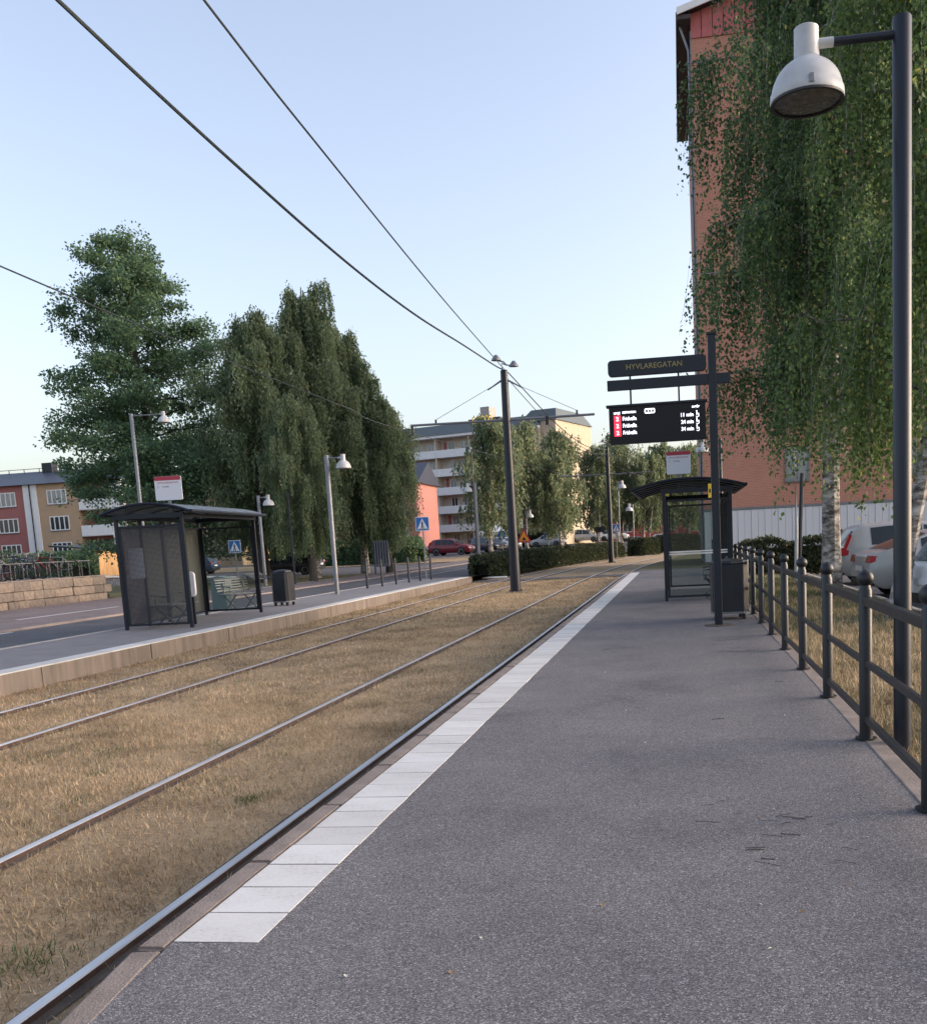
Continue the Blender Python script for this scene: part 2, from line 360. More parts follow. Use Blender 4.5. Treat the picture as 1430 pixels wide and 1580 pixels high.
# white warning tiles: recess in the asphalt is the joint, each tile is its own piece
tm = MB().box(-0.1755, 0.1755, -0.1450, 0.1450, -0.05, 0.004)
tme = tm.mesh('tile', K['tile'])
bmt = bmesh.new(); bmt.from_mesh(tme); bmesh.ops.bevel(bmt, geom=[e for e in bmt.edges], offset=0.0012, segments=1, affect='EDGES'); bmt.to_mesh(tme); bmt.free()
for k in range(118):
    t = obj('tile', tme, pl); t.location = (-1.852 + random.uniform(-.0015, .0015), 3.36 + 0.15 + k * 0.30, random.uniform(-.0015, .0015)); t.rotation_euler = (random.uniform(-.003, .003), random.uniform(-.003, .003), random.uniform(-.003, .003) + (math.pi if k % 3 == 0 else 0))
MB().box(-2.028, -1.676, 3.362, 38.75, 0.0002, 0.0012).build('tile_joint_bed', K['soil'], pl)
ks = MB().box(-0.06, 0.06, -0.495, 0.495, -0.20, 0.004).mesh('kerb_stone', K['conc'])
bmt = bmesh.new(); bmt.from_mesh(ks); bmesh.ops.bevel(bmt, geom=[e for e in bmt.edges], offset=0.012, segments=2, affect='EDGES'); bmt.to_mesh(ks); bmt.free()
for k in range(37):
    t = obj('kerb_stone', ks, pl); t.location = (-2.095 + random.uniform(-.004, .004), 3.30 + 0.5 + k * 1.0, random.uniform(-.004, .003))
for (xa, ya), (xb, yb) in (((-2.095, 3.28), (-2.02, 2.72)), ((-2.02, 2.71), (-1.93, 1.9)), ((-1.93, 1.89), (-1.9, 0.9)), ((-1.9, 0.89), (-1.88, -0.1))):
    t = MB().bar((xa - 0.0, ya, -0.098), (xb, yb, -0.098), 0.12, 0.20).build('kerb_stone', K['conc'], pl, bev=0.012)
# concrete strip under the fence
for k in range(20):
    y0 = 1.0 + k * 2.0
    MB().box(1.222, 1.345, y0 + 0.006, y0 + 1.994, -0.34, 0.006 + random.uniform(-.003, .003)).build('kerb_strip_slab', K['conc'], pl, bev=0.01)
MB().box(-0.45, 0.95, 20.6, 26.2, 0.0, 0.004).build('paving_patch', mat('patched_asphalt', (0.125, 0.122, 0.13), 0.9, 0, 0.2, 3, 0.5, 120), pl)
MB().box(-1.5, -0.3, 41.6, 42.1, -0.097, -0.09).build('road_marking', K['white'], pl)
# right-hand verge, car park, cross path
drape('verge', 1.345, 4.05, -6, 33, 0, K['lawn'], 4, 3, flat=-0.07)
drape('car_park', 4.15, 30, -6, 33.5, 0, K['asphalt_road'], 4, 6, flat=-0.13)
struct(MB().box(4.05, 4.15, -6, 33.5, -0.3, -0.04).build('car_park_kerb', K['concl']))
drape('footpath', -2.0, 26, 40.52, 44.2, 0, K['asphalt_road'], 4, 1.8, flat=-0.10)
drape('track_crossing', -9.48, -2.02, 42.6, 44.6, 0, K['asphalt_road'], 4, 1, flat=ZT + 0.035)
drape('far_verge', lambda y: -2.1 + S(y), lambda y: 40, 44.3, 120, 0, K['lawn'], 8, 4, flat=-0.16)
# opposite platform with concrete edge panels
lp = struct(MB().box(-12.35, -9.62, -8, 42.5, -0.34, 0.0).build('opposite_platform', mat('pale_asphalt', (0.20, 0.195, 0.205), 0.88, 0, 0.15, 2.0, 0.5, 110)))
for k in range(17):
    y0 = -8 + k * 3.0
    MB().box(-9.618, -9.47 + random.uniform(-.006, .006), y0 + 0.012, y0 + 2.988, -0.36, -0.012).build('edge_panel', K['edge'], lp, bev=0.01)
for k in range(42):
    y0 = -8 + k * 1.2
    MB().box(-9.84, -9.47, y0 + 0.003, y0 + 1.197, -0.008, 0.012 + random.uniform(-.002, .002)).build('edge_tile', K['tile'], lp)
MB().box(-12.50, -12.35, -8, 43.0, -0.3, 0.008).build('platform_kerb', K['concl'], lp, bev=0.01)
MB().add([(-12.3, 42.5, 0), (-9.62, 42.5, 0), (-9.5, 47.5, -0.2), (-12.3, 47.5, -0.2)], [(0, 1, 2, 3)]).build('ramp', K['asphalt_road'], lp, fix=False)
MB().box(-9.8, -8.6, 46.8, 47.1, -0.26, -0.20).build('road_marking', K['white'], lp)
# street, reddish footway, lawns
wid = lambda y: -12.5 + S(y) + 2.6 * min(max((y - 43.2) / 5.0, 0), 1)
drape('street', lambda y: -16.6 + S(y), wid, -30, 150, 0.03, K['asphalt_road'], 6, 2.5)
ky = [-30 + 2.5 * k for k in range(45)]; vs = []; fs = []
for y in ky:
    for dx, dz in ((-0.16, 0.02), (-0.16, 0.085), (0.0, 0.085), (0.02, -0.05)): x = -16.6 + S(y) + dx; vs.append((x, y, hz(x, y) + dz))
for j in range(len(ky) - 1):
    for i in range(3): fs.append((j * 4 + i, j * 4 + i + 1, (j + 1) * 4 + i + 1, (j + 1) * 4 + i))
struct(MB().add(vs, fs).build('street_kerb', mat('granite_kerb', (0.27, 0.22, 0.20), 0.85, 0, 0.2, 3, 0.3, 40)))
drape('footway', lambda y: -24.4 if y < 40 else min(-24.4 + (y - 40) * 1.2, -19.2) + S(y), lambda y: -16.75 + S(y), -30, 80, 0.07, K['asphalt_pink'], 4, 2.0)
def strip(name, pts, w, off, material):
    vs = []; fs = []
    for i, (x, y) in enumerate(pts):
        vs += [(x - w / 2, y, hz(x, y) + off), (x + w / 2, y, hz(x, y) + off)]
    for i in range(len(pts) - 1): fs.append((2 * i, 2 * i + 1, 2 * i + 3, 2 * i + 2))
    return struct(MB().add(vs, fs).build(name, material, fix=False))
for a, b in ((8, 13), (14.2, 19), (20, 25), (25.8, 31), (32, 37), (39, 44), (46, 51)): strip('lane_marking', [(-19.4 + S(y), y) for y in np.linspace(a, b, 6)], 0.14, 0.076, K['white'])
strip('lane_marking', [(-14.1 + S(y), y) for y in np.linspace(47, 80, 16)], 0.12, 0.037, mat('faded_line', (0.40, 0.40, 0.40), 0.7, 0, 0.35, 5))
strip('lane_marking', [(-16.35 + S(y), y) for y in np.linspace(-10, 21.5, 14)], 0.13, 0.037, K['white'])
drape('lawn', -70, lambda y: min(-24.4 + (y - 40) * 1.2, -19.2) + S(y), 40, 57, 0.03, K['lawn'], 10, 2.0)
drape('access_road', -90, lambda y: -16.8 + S(y), 57, 72, 0.02, K['asphalt_road'], 14, 3.0)
drape('dry_verge', -90, lambda y: -16.9 + S(y), 72, 86, 0.06, K['dry'], 14, 3.0)
drape('parking_road', -110, lambda y: -16.9 + S(y), 86, 122, 0.02, K['asphalt_road'], 14, 3.0)
# raised terrace behind the stone wall
struct(MB().box(-80, -24.75, -30, 38.3, -0.6, 0.93).build('terrace', K['asphalt_pink']))
# hairline cracks in the platform asphalt
K['crack'] = mat('crack_dirt', (0.018, 0.017, 0.017), 0.95, 0, 0.2, 20)
for pts in ([(0.30, 12.05), (0.52, 12.1), (0.70, 12.02), (0.95, 12.12)], [(0.42, 13.4), (0.6, 13.36), (0.86, 13.45)]):
    vs = []; fs = []; q = []
    for (xa, ya), (xb, yb) in zip(pts[:-1], pts[1:]):
        for k in range(6): q.append((xa + (xb - xa) * k / 6 + random.uniform(-.01, .01), ya + (yb - ya) * k / 6 + random.uniform(-.012, .012)))
    for i, (x, y) in enumerate(q): w_ = 0.012 * math.sin(math.pi * (i + 0.5) / len(q)) + 0.002; vs += [(x, y - w_, 0.0016), (x, y + w_, 0.0016)]
    for i in range(len(q) - 1): fs.append((2 * i, 2 * i + 2, 2 * i + 3, 2 * i + 1))
    MB().add(vs, fs).build('crack', K['crack'], pl, fix=False)
# ------------------------------------------------------------------ text helper
def text_mesh(name, body, size, material, parent, loc, rot, align='LEFT', extrude=0.002, width=None, bold=0.0):
    cu = bpy.data.curves.new(name, 'FONT'); cu.body = body; cu.size = size; cu.align_x = align; cu.align_y = 'CENTER'; cu.extrude = extrude; cu.offset = bold
    cu.resolution_u = 3
    o = bpy.data.objects.new('tmp_text', cu); C.objects.link(o)
    dg = bpy.context.evaluated_depsgraph_get(); me = bpy.data.meshes.new_from_object(o.evaluated_get(dg)); me.name = name
    bpy.data.objects.remove(o); bpy.data.curves.remove(cu)
    me.materials.clear(); me.materials.append(material)
    t = obj(name, me, parent); t.location = loc; t.rotation_euler = rot
    if width:
        w = max(v.co.x for v in me.vertices) - min(v.co.x for v in me.vertices); t.scale = (width / w, 1, 1)
    return t
UP = (math.pi / 2, 0, 0)            # upright, facing -y
# ------------------------------------------------------------------ fence with ball-topped posts
fence = thing('railing', 'long charcoal steel railing with ball-topped posts along the near platform', 'railing', (1.24, 0, 0))
pm = MB().lathe([(0.075, 0.0), (0.075, 0.006), (0.045, 0.008), (0.045, 1.035), (0.038, 1.05), (0.034, 1.075)], n=16).mesh('post', K['darkfence'], True)
ball = MB().lathe([(0.0, -0.05)] + [(0.058 * math.sin(a), -0.058 * math.cos(a)) for a in np.linspace(0.3, math.pi - 0.25, 11)] + [(0.012, 0.059), (0.0, 0.064)], n=20).mesh('ball_finial', K['darkfence'], True)
ys_f = [1.55 + 1.755 * k for k in range(-1, 22)]
for k, y in enumerate(ys_f):
    p = obj('post', pm, fence); p.location = (0, y, 0.012)
    b = obj('ball_finial', ball, p); b.location = (0, 0, 1.115)
    if k < len(ys_f) - 1:
        for z, w, h in ((0.945, 0.050, 0.062), (0.525, 0.034, 0.045), (0.135, 0.040, 0.046)):
            MB().box(-w / 2, w / 2, y + 0.044, y + 1.711, z, z + h).build('rail', K['darkfence'], fence, bev=0.004)
# ------------------------------------------------------------------ lamps
def lamp(label, loc, h, arm, head=1.0, pole_r=0.06, polemat='dark', detail=True, rz=0.0):
    """pole with a side arm towards local -x carrying a white bell shade"""
    t = thing('street_lamp', label, 'street lamp', loc, rz, 'street lamps with white bell shades')
    MB().lathe([(pole_r, 0), (pole_r, h), (pole_r * 0.9, h + 0.01), (0, h + 0.012)], n=20).build('pole', K[polemat], t, True)
    za = h - 0.09
    MB().cyl((-pole_r * 0.9, 0, za), (-arm + 0.16 * head, 0, za), 0.026 * head, n=12).build('arm', K[polemat], t, True)
    MB().cyl((-arm + 0.165 * head, 0, za), (-arm + 0.06 * head, 0, za), 0.030 * head, n=12).build('arm_sleeve', K['lampwhite'], t, True)
    s = head
    zc = za
    MB().lathe([(0.0, 0.10 * s), (0.070 * s, 0.10 * s), (0.076 * s, 0.095 * s), (0.078 * s, -0.08 * s), (0.074 * s, -0.085 * s)], (-arm, 0, zc), 24).build('neck', K['lampwhite'], t, True)
    dome = [(0.078 * s, -0.082 * s)] + [(0.222 * s * math.sin(a), (-0.30 + 0.222 * math.cos(a) * 1.0) * s) for a in np.linspace(0.40, math.pi / 2 * 0.93, 9)]
    dome += [(0.228 * s, -0.285 * s), (0.230 * s, -0.325 * s), (0.226 * s, -0.335 * s), (0.214 * s, -0.335 * s), (0.208 * s, -0.30 * s), (0.16 * s, -0.17 * s), (0, -0.14 * s)]
    MB().lathe(dome, (-arm, 0, zc), 32).build('shade', K['lampwhite'], t, True)
    if detail:
        MB().lathe([(0.2285 * s, -0.332 * s), (0.229 * s, -0.346 * s), (0.205 * s, -0.346 * s), (0.205 * s, -0.332 * s)], (-arm, 0, zc), 32).build('rim_gasket', K['black'], t, True)
        MB().lathe([(0.204 * s, -0.336 * s), (0.15 * s, -0.345 * s), (0.0, -0.35 * s)], (-arm, 0, zc), 28).build('glass_cover', mat('lamp_glass', (0.09, 0.09, 0.085), 0.25, 0, 0.5, 18), t, True)
        MB().box(-arm - 0.015 * s, -arm + 0.015 * s, -0.236 * s, -0.218 * s, zc - 0.315 * s, zc - 0.262 * s).build('clip', K['greymetal'], t, bev=0.003)
    return t
lamp('tall dark lamp post with big white bell shade by the near railing', (1.46, 6.7, -0.06), 4.66, 0.58, 1.0, 0.058)
lamp('lamp with white bell shade just behind the departure board pole', (1.46, 34.8, -0.1), 4.8, 0.62, 1.05, 0.055, detail=False)
lamp('grey lamp post standing on the opposite platform past the bin', (-11.66, 31.5, 0.0), 4.64, 0.57, 1.08, 0.075, 'greypole', False, math.pi)
lamp('tall grey lamp with a long arm in front of the oak', (-23.7, 40.4, -0.1), 7.95, 1.5, 1.1, 0.075, 'greypole', False, math.pi)
lamp('short grey lamp seen past the end of the opposite shelter', (-20.35, 45.2, -0.1), 4.4, 0.5, 1.2, 0.075, 'greypole', False, math.pi)
lamp('grey lamp post at the near end of the long clipped hedge', (-10.35, 49.0, -0.2), 4.75, 0.4, 1.05, 0.065, 'greypole', False, 0)
lamp('far lamp with white shade just left of the orange warning triangle', (-13.6, 85.5, 0.2), 3.9, 0.35, 1.5, 0.05, 'greypole', False, math.pi)
lamp('far lamp with white shade beside the second catenary pole', (-5.4, 87.0, -0.1), 6.4, 0.35, 1.6, 0.05, 'greypole', False, math.pi)
lamp('far low lamp with white shade above the round bush', (-4.4, 92.0, -0.1), 4.5, 0.35, 1.6, 0.05, 'greypole', False, 0)
# ------------------------------------------------------------------ departure board and stop name sign
K['led'] = emit('led_white', (0.85, 0.88, 1.0), 1.1); K['ledred'] = emit('led_red', (0.80, 0.03, 0.06), 0.75)
K['gold'] = mat('dull_gold_letters', (0.30, 0.25, 0.10), 0.5, 0.2, 0.05, 3)
K['screen'] = mat('matt_screen', (0.006, 0.0055, 0.009), 0.4, 0, 0.15, 3, spec=0.3)
t = thing('departure_board', 'dark pole carrying the HYVLAREGATAN sign and hanging departure screen', 'sign', (0.56, 15.54, 0))
MB().box(-0.062, 0.062, -0.062, 0.062, 0.012, 4.50).build('pole', K['dark'], t, bev=0.012)
MB().box(-0.075, 0.075, -0.075, 0.075, 4.50, 4.53).build('pole_cap', K['black'], t)
MB().lathe([(0.23, 0.0), (0.225, 0.014), (0, 0.016)], n=24).build('base_plate', K['soil'], t, True)
MB().box(-1.63, 0.27, -0.045, 0.045, 3.76, 3.915).build('beam', K['dark'], t, bev=0.004)
def rrect(x0, x1, z0, z1, r, n=5):
    pts = []
    for cx, cz, a0 in ((x1 - r, z0 + r, -90), (x1 - r, z1 - r, 0), (x0 + r, z1 - r, 90), (x0 + r, z0 + r, 180)):
        for k in range(n + 1):
            a = R(a0 + 90 * k / n); pts.append((cx + r * math.cos(a), cz + r * math.sin(a)))
    return pts
ns = MB().prism(rrect(-1.61, -0.09, 3.97, 4.215, 0.06), -0.05, 0.05).build('name_sign', K['dark'], t, bev=0.006)
text_mesh('lettering', 'HYVLAREGATAN', 0.115, K['gold'], ns, (-0.89, -0.054, 4.095), UP, 'CENTER', 0.002, 0.86)
for x in (-1.27, -0.52):
    MB().box(x - 0.014, x + 0.014, -0.014, 0.014, 3.915, 3.972).build('hanger', K['dark'], t)
    MB().box(x - 0.014, x + 0.014, -0.014, 0.014, 3.52, 3.76).build('hanger', K['dark'], t)
sc_ = MB().prism(rrect(-1.62, -0.12, 2.93, 3.52, 0.03), -0.06, 0.06).build('screen', K['screen'], t, bev=0.004)
MB().box(-1.66, -0.09, -0.085, 0.085, 3.50, 3.535).build('screen_hood', K['dark'], t, bev=0.006)
yF = -0.062
def led(name, body, size, x, z, al='LEFT', w=None, m='led', bold=0.0012): text_mesh(name, body, size, K[m], sc_, (x, yF, z), UP, al, 0.0005, w, bold)
led('lettering', 'LINJE', 0.045, -1.545, 3.405, w=0.10); led('lettering', 'DESTINATION', 0.045, -1.41, 3.41, w=0.21)
led('lettering', 'avg\u00e5r', 0.055, -0.21, 3.435, 'RIGHT', w=0.12)
bx_ = MB().prism(rrect(-1.06, -0.90, 3.375, 3.45, 0.02), yF - 0.0008, yF).build('clock_box', K['led'], sc_)
for k in range(3): MB().box(-1.043 + k * 0.047, -1.010 + k * 0.047, yF - 0.002, yF - 0.0009, 3.392, 3.433).build('glyph', K['screen'], bx_)
for k, mn in enumerate(('11 min', '24 min', '34 min')):
    z = 3.318 - 0.107 * k
    q = MB().box(-1.545, -1.435, yF - 0.001, yF, z - 0.052, z + 0.052).build('line_box', K['ledred'], sc_)
    text_mesh('lettering', '2', 0.085, K['led'], q, (-1.49, yF - 0.0022, z - 0.004), UP, 'CENTER', 0.0005, None, 0.0015)
    led('lettering', 'Fridvalla', 0.082, -1.41, z - 0.004, w=0.215, bold=0.0012); led('lettering', mn, 0.080, -0.305, z - 0.004, 'RIGHT', 0.19, bold=0.0012)
    w = MB().tube([(-0.245 + 0.022 * math.cos(a), yF, z - 0.02 + 0.022 * math.sin(a)) for a in np.linspace(-2.6, 1.2, 9)], 0.004, 4)
    w.box(-0.262, -0.250, yF - 0.002, yF, z - 0.01, z + 0.035).box(-0.250, -0.222, yF - 0.002, yF, z + 0.002, z + 0.012).lathe([(0, -0.001), (0.009, -0.001), (0.009, 0.001), (0, 0.001)], (-0.256, yF, z + 0.046), 8, 'Y')
    w.build('wheelchair_symbol', K['led'], sc_)
ypl = MB().box(-0.112, -0.0625, -0.07, 0.0, 2.02, 2.24).build('yellow_plate', K['yellow'], t, bev=0.004)
MB().box(-0.100, -0.075, -0.0725, -0.0705, 2.10, 2.16).build('mark', K['black'], ypl)
MB().tube([(-0.10, 0.03, 3.34), (-0.06, 0.03, 3.46), (-0.03, 0.03, 3.49), (0.0, 0.03, 3.45)], 0.008, 6).build('cable', K['black'], t, True)
# ------------------------------------------------------------------ litter bins
def litter_bin(label, loc, w=0.60, rz=0.0):
    t = thing('litter_bin', label, 'litter bin', loc, rz, 'grey litter bins on the platforms')
    h = w / 2
    MB().prism([(-h, -h * 0.7), (-h * 0.7, -h), (h * 0.7, -h), (h, -h * 0.7), (h, h * 0.7), (h * 0.7, h), (-h * 0.7, h), (-h, h * 0.7)], 0.12, 0.93, 'XY').build('body', K['bin'], t, bev=0.01)
    MB().lathe([(h * 1.04, 0.93), (h * 1.06, 0.96), (h * 1.0, 0.99), (h * 0.5, 1.02), (0, 1.03)], n=8).build('lid', K['bin'], t, bev=0.006)
    MB().prism([(-h * 1.03, -h * 0.7), (-h * 0.7, -h * 1.03), (h * 0.7, -h * 1.03), (h * 1.03, -h * 0.7), (h * 1.03, h * 0.7), (h * 0.7, h * 1.03), (-h * 0.7, h * 1.03), (-h * 1.03, h * 0.7)], 0.10, 0.135, 'XY').build('base_ring', K['greymetal'], t)
    for x in (-h * 0.7, h * 0.7): 
        for y in (-h * 0.7, h * 0.7): MB().box(x - 0.03, x + 0.03, y - 0.03, y + 0.03, 0, 0.1).build('foot', K['black'], t)
    for x in (-0.1, 0.1): MB().box(x * w / 0.6 - 0.004, x * w / 0.6 + 0.004, -h - 0.003, -h + 0.01, 0.15, 0.92).build('seam', K['black'], t)
    MB().prism(rrect(h * 0.1, h * 0.62, 0.74, 0.86, 0.04), -h - 0.004, -h + 0.02).build('mouth', K['black'], t)
    MB().box(h * 1.0, h * 1.02, -h * 0.4, h * 0.4, 0.74, 0.86).build('mouth', K['black'], t)
    return t
K['bin'] = mat('bin_paint', (0.014, 0.017, 0.023), 0.45, 0.0, 0.15, 4, spec=0.4)
litter_bin('dark grey litter bin behind the departure board pole', (0.79, 16.7, 0.0), 0.60, R(3))
litter_bin('slate grey litter bin on the opposite platform beside the benches', (-11.28, 26.2, 0.0), 0.52, R(-5))
# black bag hanging on the near bin
# ------------------------------------------------------------------ shelters
def perforated():
    m, n, l, b = nt('perforated_sheet'); co = n.new('ShaderNodeTexCoord').outputs['Object']
    b.inputs['Base Color'].default_value = (0.032, 0.034, 0.045, 1); b.inputs['Roughness'].default_value = 0.5
    v = n.new('ShaderNodeTexVoronoi'); v.inputs['Scale'].default_value = 38; v.inputs['Randomness'].default_value = 0.0; l.new(co, v.inputs['Vector'])
    lt = n.new('ShaderNodeMath'); lt.operation = 'LESS_THAN'; lt.inputs[1].default_value = 0.365; l.new(v.outputs['Distance'], lt.inputs[0])
    tr = n.new('ShaderNodeBsdfTransparent'); ms = n.new('ShaderNodeMixShader')
    l.new(lt.outputs['Value'], ms.inputs['Fac']); l.new(b.outputs['BSDF'], ms.inputs[1]); l.new(tr.outputs['BSDF'], ms.inputs[2]); l.new(ms.outputs['Shader'], n['Material Output'].inputs['Surface']); return m
K['perf'] = perforated()
K['roofsheet'] = mat('weathered_roof_sheet', (0.17, 0.20, 0.22), 0.4, 0.1, 0.15, 3)
def frame_rect(mb, axis, a0, a1, z0, z1, fix, w=0.05):
    """frame of four bars in the plane y=fix (axis X) or x=fix (axis Y)"""
    def bx(p0, p1, q0, q1):
        if axis == 'X': mb.box(p0, p1, fix - w / 2, fix + w / 2, q0, q1)
        else: mb.box(fix - w / 2, fix + w / 2, p0, p1, q0, q1)
    bx(a0, a0 + w, z0, z1); bx(a1 - w, a1, z0, z1); bx(a0 + w, a1 - w, z0, z0 + w); bx(a0 + w, a1 - w, z1 - w, z1)
def stop_panel(t, x, y, z0, z1, hw, lines):
    p = MB().prism(rrect(x - hw, x + hw, z0, z1, 0.03), y - 0.015, y + 0.015).build('stop_panel', K['signwhite'], t, bev=0.003)
    MB().prism(rrect(x - hw + 0.002, x + hw - 0.002, z1 - (z1 - z0) * 0.17, z1 - 0.002, 0.028), y - 0.0175, y + 0.0175).build('red_band', K['signred'], p)
    h = z1 - z0
    for k in range(1):
        text_mesh('lettering', 'HYVLAREGATAN', 0.055, K['signred'], p, (x - hw + 0.06, y - 0.0165, z1 - h * 0.27), UP, 'LEFT', 0.0005, hw * 1.55)
    for k, (num, dest) in enumerate(lines):
        z = z1 - h * (0.43 + 0.16 * k)
        text_mesh('lettering', num, 0.05, K['black'], p, (x - hw + 0.06, y - 0.0165, z), UP, 'LEFT', 0.0005)
        text_mesh('lettering', dest, 0.045, K['black'], p, (x - hw + 0.16, y - 0.0165, z), UP, 'LEFT', 0.0005)
    MB().box(x - 0.03, x + 0.03, y - 0.02, y + 0.02, z0 - 0.32, z0 - 0.001).build('panel_bracket', K['greymetal'], t)
def shelter(label, loc, rz, near, mirror, ob, of_):
    """local x: back (0) to open front (1.5*mirror); local y: 0 near end .. 4.2 far end"""
    t = thing('tram_shelter', label, 'shelter', loc, rz, 'tram shelters')
    g = mirror; W = 1.5; L = 4.2
    def X(x): return g * x
    def bx(name, x0, x1, y0, y1, z0, z1, m, par=t, bev=0.0):
        a, b = sorted((X(x0), X(x1))); return MB().box(a, b, y0, y1, z0, z1).build(name, m, par, bev=bev)
    for (px, py) in ((0.03, 0), (W - 0.03, 0), (0.03, L), (W - 0.03, L), (0.03, L / 2), (0.03, L * 0.25), (0.03, L * 0.75)):
        bx('post', px - 0.035, px + 0.035, py - 0.035, py + 0.035, 0, 2.36, K['dark'], bev=0.006)
    for y in (0, L): bx('beam', -0.02, W + 0.02, y - 0.04, y + 0.04, 2.362, 2.46, K['dark'])
    for x in (0.0, W): bx('beam', x - 0.03, x + 0.03, 0.042, L - 0.042, 2.362, 2.44, K['dark'])
    # curved roof with ribs
    x0, x1 = -ob, W + of_
    def zr(x): u = (x - x0) / (x1 - x0) * 2 - 1; return 2.46 + 0.20 * (1 - u * u)
    xs_ = np.linspace(x0, x1, 13); vs = []; fs = []
    for y in (-0.14, L + 0.14):
        for zoff in (0.0, 0.03):
            for x in xs_: vs.append((X(x), y, zr(x) + zoff))
    n = 13
    for k in range(n - 1):
        fs += [(k, k + 1, 2 * n + k + 1, 2 * n + k), (n + k, 3 * n + k, 3 * n + k + 1, n + k + 1), (k, n + k, n + k + 1, k + 1), (2 * n + k, 2 * n + k + 1, 3 * n + k + 1, 3 * n + k)]
    fs += [(0, 2 * n, 3 * n, n), (n - 1, 2 * n - 1, 4 * n - 1, 3 * n - 1)]
    rf = MB().add(vs, fs).build('roof', K['roofsheet'], t, True)
    for y in np.linspace(-0.15, L + 0.15, 6):
        r = MB(); r.tube([(X(x), y, zr(x) + 0.0) for x in xs_], 0.035, 6); r.build('rib', K['dark'], rf, True)
    for x in (x0, x1): MB().cyl((X(x), -0.15, zr(x) + 0.01), (X(x), L + 0.15, zr(x) + 0.01), 0.04, n=10).build('gutter', K['dark'], rf, True)
    for y in (0.0, L):   # gable infill under the arch
        MB().prism([(X(x), zr(x) - 0.02) for x in xs_[3:-3]] + [(X(xs_[-4]), 2.46), (X(xs_[3]), 2.46)], y - 0.01, y + 0.01).build('gable_panel', K['glass'], t)
    # end panels
    f = MB(); frame_rect(f, 'X', min(X(0.07), X(W - 0.07)), max(X(0.07), X(W - 0.07)), 0.08, 2.22, 0.0, 0.045); fr = f.build('end_frame', K['dark'], t)
    a, b = sorted((X(0.11), X(W - 0.11)))
    if near == 'mesh':
        MB().add([(a, 0, 0.12), (b, 0, 0.12), (b, 0, 2.18), (a, 0, 2.18)], [(0, 1, 2, 3)]).build('perforated_panel', K['perf'], t)
    else:
        MB().box(a, b, -0.005, 0.005, 0.12, 2.18).build('glass_panel', K['glass'], t)
        for z in (1.02, 1.07): MB().box(a, b, -0.0085, -0.006, z, z + 0.028).build('safety_stripe', K['white'], t)
    f = MB(); frame_rect(f, 'X', min(X(0.07), X(W - 0.07)), max(X(0.07), X(W - 0.07)), 0.08, 2.22, L, 0.045); f.build('end_frame', K['dark'], t)
    MB().box(a, b, L - 0.005, L + 0.005, 0.12, 2.18).build('glass_panel', K['glass'], t)
    for k in range(4):
        y0 = L * k / 4 + 0.04; y1 = L * (k + 1) / 4 - 0.04
        f = MB(); frame_rect(f, 'Y', y0, y1, 0.08, 2.22, X(0.03), 0.035); f.build('back_frame', K['dark'], t)
        MB().box(X(0.03) - 0.005, X(0.03) + 0.005, y0 + 0.035, y1 - 0.035, 0.12, 2.18).build('glass_panel' if not (near == 'mesh' and k == 0) else 'perforated_panel', K['glass'] if not (near == 'mesh' and k == 0) else K['perf'], t)
    return t, X
sl, XL = shelter('opposite tram shelter with a dark perforated end wall', (-11.93, 19.25, 0.0), R(4.5), 'mesh', 1, 0.22, 0.24)
stop_panel(sl, 0.95 + 0.28, 0.05, 2.72, 3.22, 0.29, [('2', 'Fridvalla')])
MB().prism(rrect(0.10, 0.42, 1.10, 1.75, 0.02), 0.25, 0.265).build('timetable', K['signwhite'], sl)
MB().prism(rrect(1.02, 1.22, 0.62, 1.18, 0.09), 0.9, 0.98).build('ticket_machine', K['signwhite'], sl, bev=0.01)
MB().box(1.08, 1.16, 0.91, 0.97, 0.004, 0.62).build('machine_post', K['dark'], sl)
sr, XR = shelter('near platform shelter with clear glass and curved dark roof', (1.12, 21.5, 0.0), R(0), 'glass', -1, 0.30, 0.66)
stop_panel(sr, -1.12, 1.5, 2.86, 3.38, 0.28, [('2', 'Fridvalla')])
MB().box(-1.42, -1.36, -0.02, 0.03, 2.33, 2.37).build('yellow_tag', K['yellow'], sr)
def bench(label, loc, rz, back=True, L=1.5):
    t = thing('bench', label, 'bench', loc, rz, 'steel mesh benches')
    K_ = K['benchm']
    s = MB()
    for k in range(8): s.bar((-L / 2, -0.2 + 0.055 * k, 0.45), (L / 2, -0.2 + 0.055 * k, 0.45), 0.030, 0.012)
    s.tube([(-L / 2, -0.23, 0.45), (L / 2, -0.23, 0.45), (L / 2, 0.22, 0.45), (-L / 2, 0.22, 0.45)], 0.018, 6, True); s.build('seat', K_, t)
    if back:
        s = MB()
        for k in range(5): s.bar((-L / 2, 0.24 + 0.02 * k, 0.56 + 0.07 * k), (L / 2, 0.24 + 0.02 * k, 0.56 + 0.07 * k), 0.012, 0.035)
        s.tube([(-L / 2, 0.24, 0.53), (L / 2, 0.24, 0.53), (L / 2, 0.34, 0.88), (-L / 2, 0.34, 0.88)], 0.018, 6, True); s.build('backrest', K_, t)
    for x in (-L / 2 + 0.25, L / 2 - 0.25):
        MB().tube([(x, -0.18, 0.44), (x, 0.02, 0.22), (x, 0.22, 0.004)], 0.022, 6).build('leg', K_, t); MB().tube([(x, 0.24, 0.75), (x, 0.22, 0.40), (x, -0.2, 0.004)], 0.022, 6).build('leg', K_, t)
    for x in (-L / 2, L / 2): MB().tube([(x, -0.2, 0.45), (x, -0.22, 0.65), (x, 0.22, 0.68)], 0.016, 6).build('armrest', K_, t)
    return t
K['benchm'] = mat('bench_steel', (0.16, 0.175, 0.19), 0.4, 0.5, 0.1, 5)
